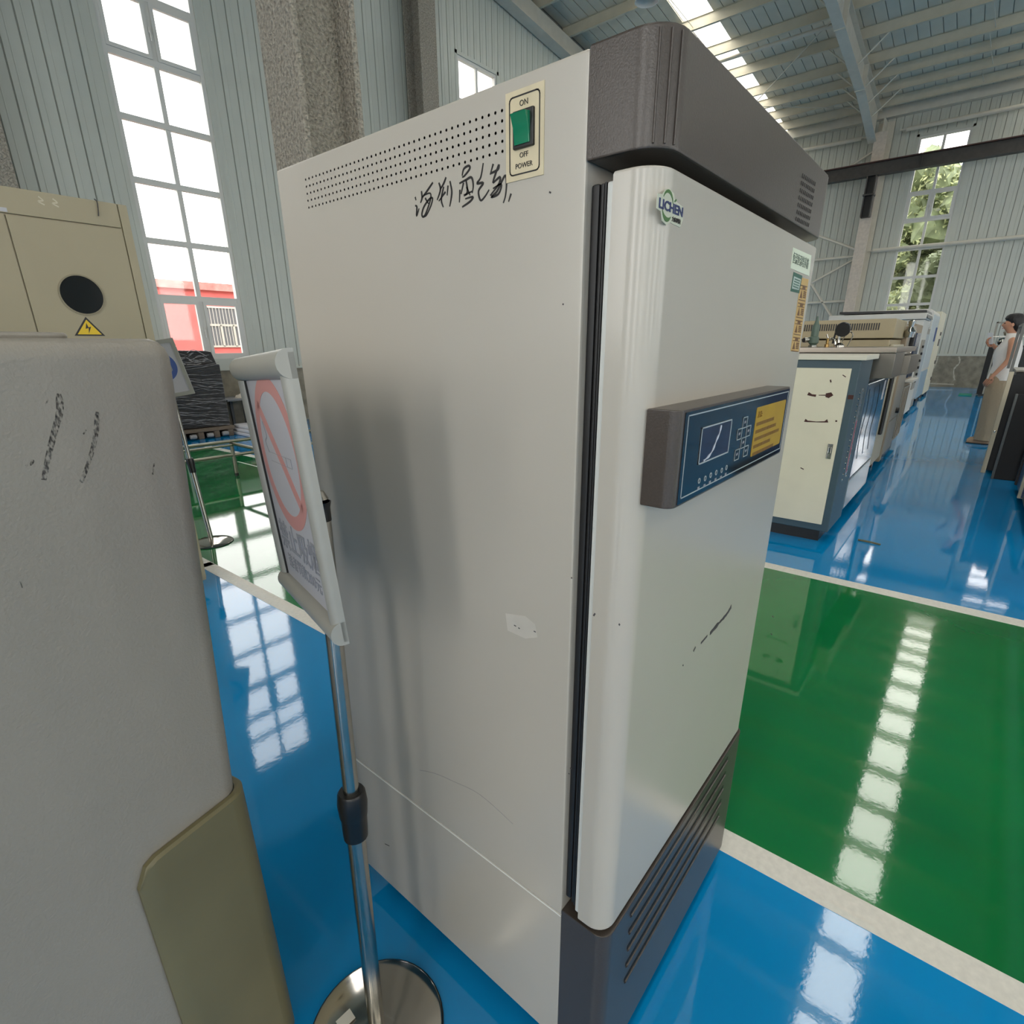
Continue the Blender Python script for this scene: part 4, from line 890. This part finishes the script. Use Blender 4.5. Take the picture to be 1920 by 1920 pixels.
obj('side_port', tube([(vx, vy+.02, 1.28), (vx-.03, vy+.06, 1.275)], [.018, .020], seg=14), M_CHROME, t); obj('port_plug', tube([(vx-.03, vy+.06, 1.275), (vx-.034, vy+.064, 1.275)], .016, seg=14), M_INK, t)
bx_, by_ = on_tray(1549, 0)
t = thing('brass_tap', 'small brass and chrome tap beside the pressure gauge', 'tap', (bx_, by_, 1.225))
obj('tap_body', lathe([(.016, 0), (.016, .02), (.010, .025), (.012, .06), (0, .065)], (bx_, by_, 1.225), None, 14), mat('brass', (170, 140, 90), .3, metal=1), t)
obj('tap_spout', tube(smooth_path([(bx_, by_, 1.27), (bx_, by_-.03, 1.285), (bx_, by_-.05, 1.26), (bx_, by_-.052, 1.235)]), .008, seg=8), M_CHROME, t); obj('tap_handle', tube([(bx_, by_, 1.285), (bx_, by_+.012, 1.315)], .006, seg=8), M_CHROME, t)
# 3: beige vented oven
t = thing('beige_oven', 'beige machine with a long row of vent slots along its top', 'machine', (6.2, 1.2, 0))
obj('body', box(5.80, 6.62, .64, 1.9, .13, 1.28, None, .008), M_BEIGE, t); tp_ = obj('top_cover', box(5.78, 6.60, .62, 1.92, 1.29, 1.445, None, .008), M_BEIGE, t)
bm = None
p0, p1 = un(1500, 616, 'x', 5.78), un(1648, 612, 'x', 5.78); zc = 1.385
for k in range(52):
    y = p1.y+(p0.y-p1.y+.3)*k/51
    if y < 1.88: bm = box(5.776, 5.781, y-.0045, y+.0045, zc-.028, zc+.028, bm)
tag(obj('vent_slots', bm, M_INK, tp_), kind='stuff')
obj('front_door', box(5.84, 6.58, .605, .64, .16, 1.24, None, .01), mat('beige_front', (176, 168, 146), .45), t); obj('door_handle', box(6.02, 6.08, .575, .605, .45, 1.1, None, .01), M_BLK, t)
obj('corner_post', box(6.62, 6.74, .60, 1.9, .1, 1.40, None, .006), M_BROWNT, t)
obj('chrome_latch', lathe([(0, 0), (.04, .0), (.05, .05), (.02, .09), (.03, .14), (0, .16)], (6.50, .575, 1.30), None, 16), M_CHROME, t)
for y in (.72, 1.8):
    for x in (5.88, 6.6): obj('castor', lathe([(0, -.02), (.05, -.02), (.05, .02), (0, .02)], (x, y, .05), None, 14, Matrix.Rotation(R(90), 4, 'X')), M_GASK, t); obj('castor_plate', box(x-.04, x+.04, y-.04, y+.04, .09, .13), M_BLK, t)
# 4: grey instrument with black handle and knob
t = thing('grey_instrument', 'grey upright instrument with a black handle and round knob', 'machine', (7.3, 1.2, 0))
obj('body', box(6.80, 7.82, .64, 1.8, .09, 1.425, None, .008), M_GREYE, t)
obj('door', box(6.84, 7.60, .615, .64, .48, 1.40, None, .006), M_GREYE, t); obj('lower_door', box(6.84, 7.60, .615, .64, .12, .47, None, .006), M_GREYE, t)
obj('handle', box(7.10, 7.16, .575, .615, 1.18, 1.34, None, .008), M_BLK, t); obj('knob', lathe([(0, 0), (.045, 0), (.045, .03), (0, .035)], (0, 0, 0), None, 18, Matrix.Translation((7.13, .615, 1.08)) @ Matrix.Rotation(R(90), 4, 'X')), M_BLK, t)
obj('latch', box(7.09, 7.17, .58, .615, 1.145, 1.165, None, .003), M_CHROME, t); obj('lower_knob', lathe([(0, 0), (.03, 0), (.03, .03), (0, .035)], (0, 0, 0), None, 14, Matrix.Translation((7.3, .615, .56)) @ Matrix.Rotation(R(90), 4, 'X')), M_BLK, t)
for x in (6.88, 7.74): obj('foot', box(x-.05, x+.05, .68, 1.75, 0, .09), M_BLK, t)
# 5: taupe cabinet with navy panel
t = thing('navy_panel_cabinet', 'taupe cabinet with a long navy front panel', 'machine', (8.3, 1.2, 0))
obj('body', box(7.90, 8.78, .655, 1.8, .10, 1.455, None, .008), M_BROWNT, t); obj('front_panel', box(8.10, 8.60, .64, .655, .86, 1.36, None, .004), M_NAVY, t)
obj('white_tray', box(8.05, 8.65, .57, .655, .81, .845, None, .008), M_WHITE, t); obj('lower_panel', box(8.05, 8.70, .64, .655, .15, .76, None, .004), M_GREYE, t)
for k in range(3): obj('trim_strip', box(8.12+.2*k, 8.15+.2*k, .634, .64, .16, .74), M_BROWNT, t)
obj('plinth', box(7.95, 8.72, .70, 1.75, 0, .10), M_BLK, t)
# 6: tall white chamber with black hinged cover
t = thing('white_chamber', 'tall white chamber topped by a black angled cover', 'machine', (11.8, 1.5, 0))
obj('body', box(11.25, 12.35, .84, 2.45, .10, 1.60, None, .01), M_WHITE, t); obj('lid', box(11.22, 12.36, .82, 2.2, 1.605, 1.70, None, .012), M_WHITE, t)
obj('black_cover', prism([(.80, 1.62), (.84, 1.74), (2.05, 1.755), (2.05, 1.72), (1.42, 1.71), (1.36, 1.675), (1.30, 1.71), (.90, 1.70)], 'x', 11.24, 12.3), M_BLK, t)
obj('side_seam', box(11.244, 11.25, .98, .988, .2, 1.58), M_GREYP, t); obj('control_strip', box(11.6, 12.1, .825, .84, .5, 1.3, None, .004), M_GREYE, t)
bm = None
for k in range(6): bm = box(11.7, 11.78, .80, .825, .62+.11*k, .66+.11*k, bm)
tag(obj('button_column', bm, M_BLK, t), kind='stuff')
for x in (11.32, 12.28):
    for y in (.92, 2.36): obj('castor', lathe([(0, -.02), (.05, -.02), (.05, .02), (0, .02)], (x, y, .05), None, 12, Matrix.Rotation(R(90), 4, 'X')), M_GASK, t)
# 7: grey machine with filter drum
t = thing('filter_machine', 'slim grey machine carrying a silver filter drum', 'machine', (13.1, 1.2, 0))
obj('body', box(12.6, 13.5, .88, 1.8, .08, 1.50, None, .01), M_GREYE, t); obj('filter_drum', lathe([(.10, 0), (.11, .02), (.11, .14), (.095, .15), (.11, .16), (.11, .27), (.08, .31), (0, .32)], (12.8, .96, 1.50), None, 20), mat('drum_silver', (196, 194, 190), .3, metal=.5), t)
obj('front_panel', box(12.7, 13.4, .865, .88, .25, 1.4, None, .004), mat('pale_grey_panel', (176, 182, 184), .4), t)
for x in (12.7, 13.4): obj('foot', box(x-.05, x+.05, .92, 1.75, 0, .08), M_BLK, t)
# 8: rounded white machine
t = thing('rounded_white_machine', 'large white machine with rounded top and small blue label', 'machine', (15, 1.6, 0))
obj('body', prism(rrect(.92, 2.5, .12, 1.88, .09, 5), 'x', 14.0, 15.9, None, .01), M_WHITE, t)
obj('lower_panel', box(14.2, 15.7, .90, .93, .15, .70, None, .01), mat('pale_blue_panel', (150, 170, 184), .35), t); obj('front_panel', box(14.15, 15.75, .905, .93, .74, 1.78, None, .01), mat('pale_panel', (196, 202, 202), .35), t)
obj('blue_label', box(15.25, 15.6, .895, .905, 1.28, 1.56, None, .003), mat('label_blue', (30, 60, 120), .4), t)
for x in (14.2, 15.7):
    for y in (1.0, 2.4): obj('foot', lathe([(0, 0), (.05, 0), (.05, .12), (0, .12)], (x, y, 0), None, 12), M_BLK, t)
# 9: cream cabinet at the end of the row
t = thing('end_cabinet', 'cream cabinet with two black slots at the far end of the row', 'machine', (17.4, 1.6, 0))
obj('body', box(16.6, 18.2, .93, 2.4, .08, 1.93, None, .012), M_CREAM, t)
for z in (1.18, 1.42): obj('display_slot', box(17.5, 17.85, .92, .93, z, z+.16 if z < 1.3 else z+.08, None, .003), M_BLK, t)
for z in (.35, .75): obj('hinge', box(17.95, 18.05, .915, .93, z, z+.08, None, .003), M_BLK, t)
for x in (16.7, 18.1):
    for y in (1.0, 2.3): obj('foot', lathe([(0, 0), (.05, 0), (.05, .08), (0, .08)], (x, y, 0), None, 12), M_BLK, t)
a, b = un(1609, 1012, 'z', .006), un(1651, 1021, 'z', .006)
t = obj('floor_stick', tube([a, a.lerp(b, .5)+Vector((0, 0, .002)), b], .006, seg=6), mat('wood_stick', (96, 96, 70), .7)); tag(t, 'thin wooden stick lying on the blue aisle floor', 'stick')
# ================================================================== RIGHT EDGE
M_DARK = mat('black_enamel', (9, 9, 10), .4, spec=.3, noise=(6, .2)); M_EDGE = mat('cream_edge', (196, 184, 158), .5)
t = thing('black_test_cabinet', 'black cabinet with a cream edged door frame and glass case on top', 'cabinet', (7.7, -.7, 0))
obj('body', box(7.24, 8.2, -1.15, -.28, .04, .98, None, .006), M_DARK, t); obj('door_edge', box(7.20, 7.235, -.262, -.226, .0, .985, None, .003), M_EDGE, t)
obj('door', box(7.205, 7.235, -1.12, -.262, .03, .96, None, .004), M_DARK, t); obj('door_bolt', lathe([(0, 0), (.012, 0), (.010, .01), (0, .012)], (0, 0, 0), None, 12, Matrix.Translation((7.20, -.245, .42)) @ Matrix.Rotation(R(-90), 4, 'Y')), M_CHROME, t)
gf = None
for y in (-.235, -1.1):
    for x in (7.22, 8.15): gf = box(x-.012, x+.012, y-.012, y+.012, .985, 1.42, gf)
for x in (7.22, 8.15): gf = box(x-.012, x+.012, -1.1, -.235, 1.40, 1.42, gf)
for y in (-.235, -1.1): gf = box(7.22, 8.15, y-.012, y+.012, 1.40, 1.42, gf)
gc = obj('case_frame', gf, mat('case_grey', (110, 110, 106), .5), t)
for y0, y1, x0, x1 in ((-1.09, -.247, 7.218, 7.222), (-1.09, -.247, 8.148, 8.152)): obj('case_pane', box(x0, x1, y0, y1, .99, 1.40), M_GLASS, gc)
obj('case_tray', box(7.26, 8.1, -1.08, -.27, .985, 1.0), M_GREYE, t)
t = thing('paper_stack', 'white papers lying inside the glass case', 'paper', (7.5, -.6, 1.0))
for k in range(4): obj('paper_sheet', box(7.32+.01*k, 7.62, -.75, -.40-.01*k, 1.001+.02*k, 1.018+.02*k, None, .002), M_PAPER, t)
t = thing('dark_panel', 'dark grey framed panel leaning by the black cabinet', 'panel', (6.95, -.40, 0))
obj('panel_board', box(6.93, 6.955, -.52, -.325, 0, .80, None, .004), M_DARK, t); obj('panel_edge', box(6.92, 6.965, -.325, -.305, 0, .80, None, .003), mat('grey_edge', (96, 98, 96), .5), t)
t = thing('blue_cabinet', 'dark blue cabinet with a cream edge beside the aisle', 'cabinet', (6.2, -.8, 0))
obj('body', box(5.9, 6.5, -1.15, -.47, .05, .85, None, .006), mat('dark_blue_enamel', (24, 52, 92), .35), t); obj('edge_trim', box(5.9, 5.94, -.50, -.455, .05, .86, None, .004), M_EDGE, t); obj('back_edge', box(6.46, 6.52, -.50, -.455, .05, .86, None, .004), M_DARK, t)
for x in (5.98, 6.42): obj('foot', box(x-.03, x+.03, -1.1, -.52, 0, .05), M_BLK, t)
t = thing('low_trolley', 'low black framed trolley with a weathered grey side board', 'trolley', (5.4, -.7, 0))
obj('side_board', box(4.85, 5.85, -.505, -.485, .05, .22, None, .004), mat('weathered_board', (110, 112, 108), .7, noise=(8, .3)), t); obj('top_bar', tube([(4.85, -.485, .245), (5.88, -.475, .245)], .022, seg=8), M_DARK, t)
obj('deck', box(4.85, 5.85, -1.1, -.505, .18, .22), M_DARK, t)
for x in (4.95, 5.75):
    for y in (-.56, -1.04): obj('wheel', lathe([(0, -.015), (.045, -.015), (.045, .015), (0, .015)], (x, y, .045), None, 14, Matrix.Rotation(R(90), 4, 'X')), M_GASK, t); obj('wheel_fork', box(x-.02, x+.02, y-.02, y+.02, .07, .18), M_DARK, t)
t = thing('distant_black_machine', 'black machine with a slim light edge beyond the standing person', 'machine', (18.4, -.5, 0))
obj('body', box(18.05, 18.9, -1.0, -.06, .04, 1.18, None, .01), M_DARK, t); obj('light_edge', box(18.03, 18.05, -.20, -.17, .05, 1.16), M_GREYE, t); obj('foot', box(18.1, 18.85, -.95, -.1, 0, .04), M_BLK, t)
t = thing('glassware_rack', 'steel rack of round metal vessels on the black machine', 'rack', (18.4, -.4, 1.18))
rf = None
for y in (-.10, -.9): rf = box(18.2, 18.24, y-.02, y+.02, 1.18, 1.72, rf); box(18.6, 18.64, y-.02, y+.02, 1.18, 1.72, rf)
box(18.2, 18.24, -.92, -.08, 1.69, 1.72, rf); box(18.6, 18.64, -.92, -.08, 1.69, 1.72, rf)
obj('rack_frame', rf, M_GREYE, t)
for y, z in ((-.28, 1.27), (-.52, 1.30), (-.35, 1.48), (-.60, 1.52), (-.42, 1.66), (-.58, 1.82)):
    obj('vessel', lathe([(0, -.09), (.07, -.07), (.10, 0), (.07, .07), (0, .09)], (18.3, y, z), None, 16), M_CHROME, t)
obj('vessel_shelf', box(18.18, 18.64, -.92, -.08, 1.38, 1.395), M_STAIN, t)
t = obj('green_mat', box(17.85, 18.5, .02, .28, 0, .02, None, .006), mat('mat_green', (0, 130, 110), .6)); tag(t, 'small green mat on the floor near the far wall', 'mat')
# ================================================================== PERSON
M_SKIN = mat('skin', (196, 142, 112), .5, noise=(10, .04)); M_TOP = mat('white_blouse', (226, 222, 216), .8, bump=(25, .5, .01)); M_TROU = mat('beige_trousers', (172, 154, 128), .85, bump=(14, .6, .02)); M_HAIR = mat('black_hair', (22, 18, 18), .45, bump=(60, .5, .01))
PXx, PYy = 9.45, -.235
per = thing('person', 'person in a sleeveless white blouse and wide beige trousers looking at a phone', 'person', (PXx, PYy, 0))
def skin_body():
    # local: +y is forward, -x is the left side (towards the photographer); verts: pos, radii
    V, Ee = [], []
    def add(p, r, par=None):
        V.append((p, r))
        if par is not None: Ee.append((par, len(V)-1))
        return len(V)-1
    pel = add((0, 0, .84), (.125, .10)); wa = add((0, .005, .98), (.105, .085), pel); ch = add((0, .0, 1.14), (.12, .095), wa); sh_ = add((0, -.005, 1.26), (.11, .075), ch)
    nk = add((0, .015, 1.335), (.048, .052), sh_); n2 = add((0, .030, 1.385), (.045, .050), nk); hd = add((0, .050, 1.455), (.068, .085), n2); ht = add((0, .048, 1.525), (.066, .08), hd)
    for s, el, wr in ((-1, ((-.185, -.02, 1.05), (-.19, .095, .85)), None), (1, ((.19, .0, 1.06), (.10, .16, 1.21)), None)):
        a = add((s*.115, -.005, 1.275), (.055, .055), sh_); a2 = add((s*.165, -.01, 1.24), (.046, .048), a)
        um = add(tuple(Vector((s*.165, -.01, 1.24)).lerp(Vector(el[0]), .55)), (.040, .042), a2); e_ = add(el[0], (.034, .034), um); w_ = add(el[1], (.022, .026), e_)
        hv = Vector(el[1])+(Vector(el[1])-Vector(el[0])).normalized()*.05; add(tuple(hv), (.014, .030), w_)
    for s in (-1, 1):
        h = add((s*.075, 0, .79), (.085, .09), pel); k = add((s*.085, .02, .46), (.055, .06), h); an = add((s*.085, -.01, .09), (.034, .038), k); add((s*.09, .07, .035), (.034, .026), an)
    me = bpy.data.meshes.new('body'); me.from_pydata([v[0] for v in V], Ee, [])
    o = bpy.data.objects.new('body', me); C.objects.link(o)
    sk = o.modifiers.new('skin', 'SKIN'); sk.use_smooth_shade = True; sk.branch_smoothing = .6
    for i, (p, r) in enumerate(V): me.skin_vertices[0].data[i].radius = r
    me.skin_vertices[0].data[0].use_root = True
    ss = o.modifiers.new('sub', 'SUBSURF'); ss.levels = 2; ss.render_levels = 2
    dg = bpy.context.evaluated_depsgraph_get(); m2 = bpy.data.meshes.new_from_object(o.evaluated_get(dg)); bpy.data.objects.remove(o); bpy.data.meshes.remove(me)
    b = bmesh.new(); b.from_mesh(m2); bpy.data.meshes.remove(m2)
    # face: nose, brow, chin, ears pushed out of the head
    for v in b.verts:
        c = v.co
        if c.z > 1.37:
            f = max(0, c.y-.06)
            c.y += .024*math.exp(-((c.x/.020)**2+((c.z-1.452)/.022)**2))*(f > .01)
            c.y += .006*math.exp(-((c.x/.03)**2+((c.z-1.405)/.012)**2))*(f > .0)
            c.y -= .005*math.exp(-(((abs(c.x)-.028)/.014)**2+((c.z-1.475)/.012)**2))*(f > .02)
    return b
obj('body', skin_body(), M_SKIN, per, local=True)
def ear(s): return lathe([(0, -.006), (.012, -.005), (.016, 0), (.012, .005), (0, .006)], (0, 0, 0), None, 12, Matrix.Translation((s*.068, .035, 1.455)) @ Matrix.Rotation(R(90), 4, 'Y') @ Matrix.Diagonal((1.5, 1, 1, 1)))
for s in (-1, 1):
    obj('ear', ear(s), M_SKIN, per, local=True)
    obj('eye', lathe([(0, -.008), (.007, -.005), (.009, 0), (.007, .005), (0, .008)], (s*.028, .114, 1.474), None, 10), mat('eye_dark', (40, 30, 28), .3), per, local=True)
obj('lips', box(-.018, .018, .112, .126, 1.412, 1.422, None, .004), mat('lip', (170, 96, 88), .5), per, local=True)
# fingers: each its own tapered chain rooted in the palm
def fingers(wr, dirv, acr, curl, name='finger'):
    dirv, acr, curl = Vector(dirv).normalized(), Vector(acr).normalized(), Vector(curl).normalized(); wr = Vector(wr)
    for i, (o_, L) in enumerate(((-.026, .062), (-.009, .072), (.008, .068), (.024, .052))):
        p = wr+dirv*.075+acr*o_; q = p+dirv*L*.45+curl*.008; r_ = q+dirv*L*.30+curl*.022; s_ = r_+dirv*L*.08+curl*.022
        obj(name, tube(smooth_path([tuple(p-dirv*.03), tuple(p), tuple(q), tuple(r_), tuple(s_)], 3), [.0095]*4+[.009]*4+[.008]*4+[.007], seg=8), M_SKIN, per, local=True)
    p = wr+dirv*.03-acr*.028; obj('thumb', tube(smooth_path([tuple(wr+dirv*.02-acr*.012), tuple(p), tuple(p+dirv*.035-acr*.012+curl*.012), tuple(p+dirv*.055+curl*.024)], 3), [.012]*4+[.010]*4+[.0085]*2, seg=8), M_SKIN, per, local=True)
fingers((-.19, .095, .85), (0, .45, -.9), (0, .9, .45), (1, -.2, 0))
fingers((.10, .16, 1.21), (-.45, .75, .6), (.3, -.4, .85), (-.8, -.4, .2))
def rings(levels, n=28, cap=False, wob=0, seed=1):
    b = bmesh.new(); rr = []; rnd = random.Random(seed); ph = [rnd.uniform(0, 6.28) for _ in range(6)]
    for (cx, cy, z, rx, ry, k) in levels:
        rr.append([b.verts.new((cx+rx*math.cos(2*math.pi*i/n)*(1+wob*k*math.sin(5*2*math.pi*i/n+ph[0]+z*3)), cy+ry*math.sin(2*math.pi*i/n)*(1+wob*k*math.sin(7*2*math.pi*i/n+ph[1]+z*2)), z)) for i in range(n)])
    for A, B in zip(rr, rr[1:]):
        for i in range(n): b.faces.new((A[i], A[(i+1) % n], B[(i+1) % n], B[i]))
    if cap: b.faces.new(rr[-1]); b.faces.new(rr[0])
    bmesh.ops.recalc_face_normals(b, faces=b.faces); return b
obj('blouse', rings([(0, .0, .80, .175, .145, 1), (0, .0, .86, .168, .138, .8), (0, .0, .98, .148, .122, .5), (0, .01, 1.10, .148, .135, .3), (0, .005, 1.18, .150, .128, .2), (0, -.005, 1.26, .150, .095, .1), (0, -.005, 1.30, .128, .078, 0), (0, .005, 1.325, .085, .066, 0), (0, .012, 1.345, .060, .060, 0), (0, .015, 1.358, .056, .058, 0)], wob=.05), M_TOP, per, local=True)
for s in (-1, 1):
    obj('trouser_leg', rings([(s*.092, -.005, .055, .115, .115, 1), (s*.092, -.005, .2, .112, .112, 1), (s*.090, .005, .46, .108, .115, .8), (s*.085, .0, .7, .105, .128, .5), (s*.075, .0, .80, .098, .130, .2), (s*.065, .0, .88, .085, .122, 0)], wob=.06, seed=3+s), M_TROU, per, local=True)
    shoe = lathe([(0, 0), (.045, 0), (.048, .012), (.046, .03), (.036, .055), (0, .07)], (0, 0, 0), None, 20, Matrix.Translation((s*.092, .055, 0)) @ Matrix.Diagonal((.95, 2.5, 1, 1)))
    so = obj('shoe', shoe, mat('beige_shoe', (176, 148, 120), .6), per, local=True)
    obj('shoe_sole', lathe([(0, 0), (.049, 0), (.049, .012), (0, .012)], (0, 0, -.0), None, 20, Matrix.Translation((s*.092, .055, 0)) @ Matrix.Diagonal((.95, 2.5, 1, 1))), mat('dark_sole', (52, 46, 44), .7), so, local=True)
hair = rings([(0, -.030, 1.375, .030, .028, 0), (0, -.022, 1.40, .060, .050, .4), (0, -.012, 1.43, .070, .062, .5), (0, -.004, 1.46, .076, .074, .5), (0, .012, 1.495, .078, .090, .4), (0, .028, 1.53, .076, .098, .3), (0, .032, 1.560, .064, .084, .2), (0, .028, 1.580, .046, .060, 0), (0, .026, 1.589, .012, .014, 0)], cap=True, wob=.04)
obj('hair', hair, M_HAIR, per, local=True)
obj('hair_bun', lathe([(0, -.04), (.03, -.035), (.048, 0), (.03, .035), (0, .04)], (0, -.075, 1.475), None, 16), M_HAIR, per, local=True)
ph = thing('mobile_phone', 'white mobile phone held up by the standing person', 'phone', (PXx+.045, PYy+.20, 1.24), (R(-18), R(0), R(48)))
obj('phone_case', box(-.036, .036, -.004, .004, -.01, .135, None, .003), mat('phone_white', (232, 232, 230), .3), ph, local=True); obj('phone_screen', box(-.032, .032, -.0048, -.004, -.004, .129), mat('phone_glass', (24, 24, 28), .08), ph, local=True)
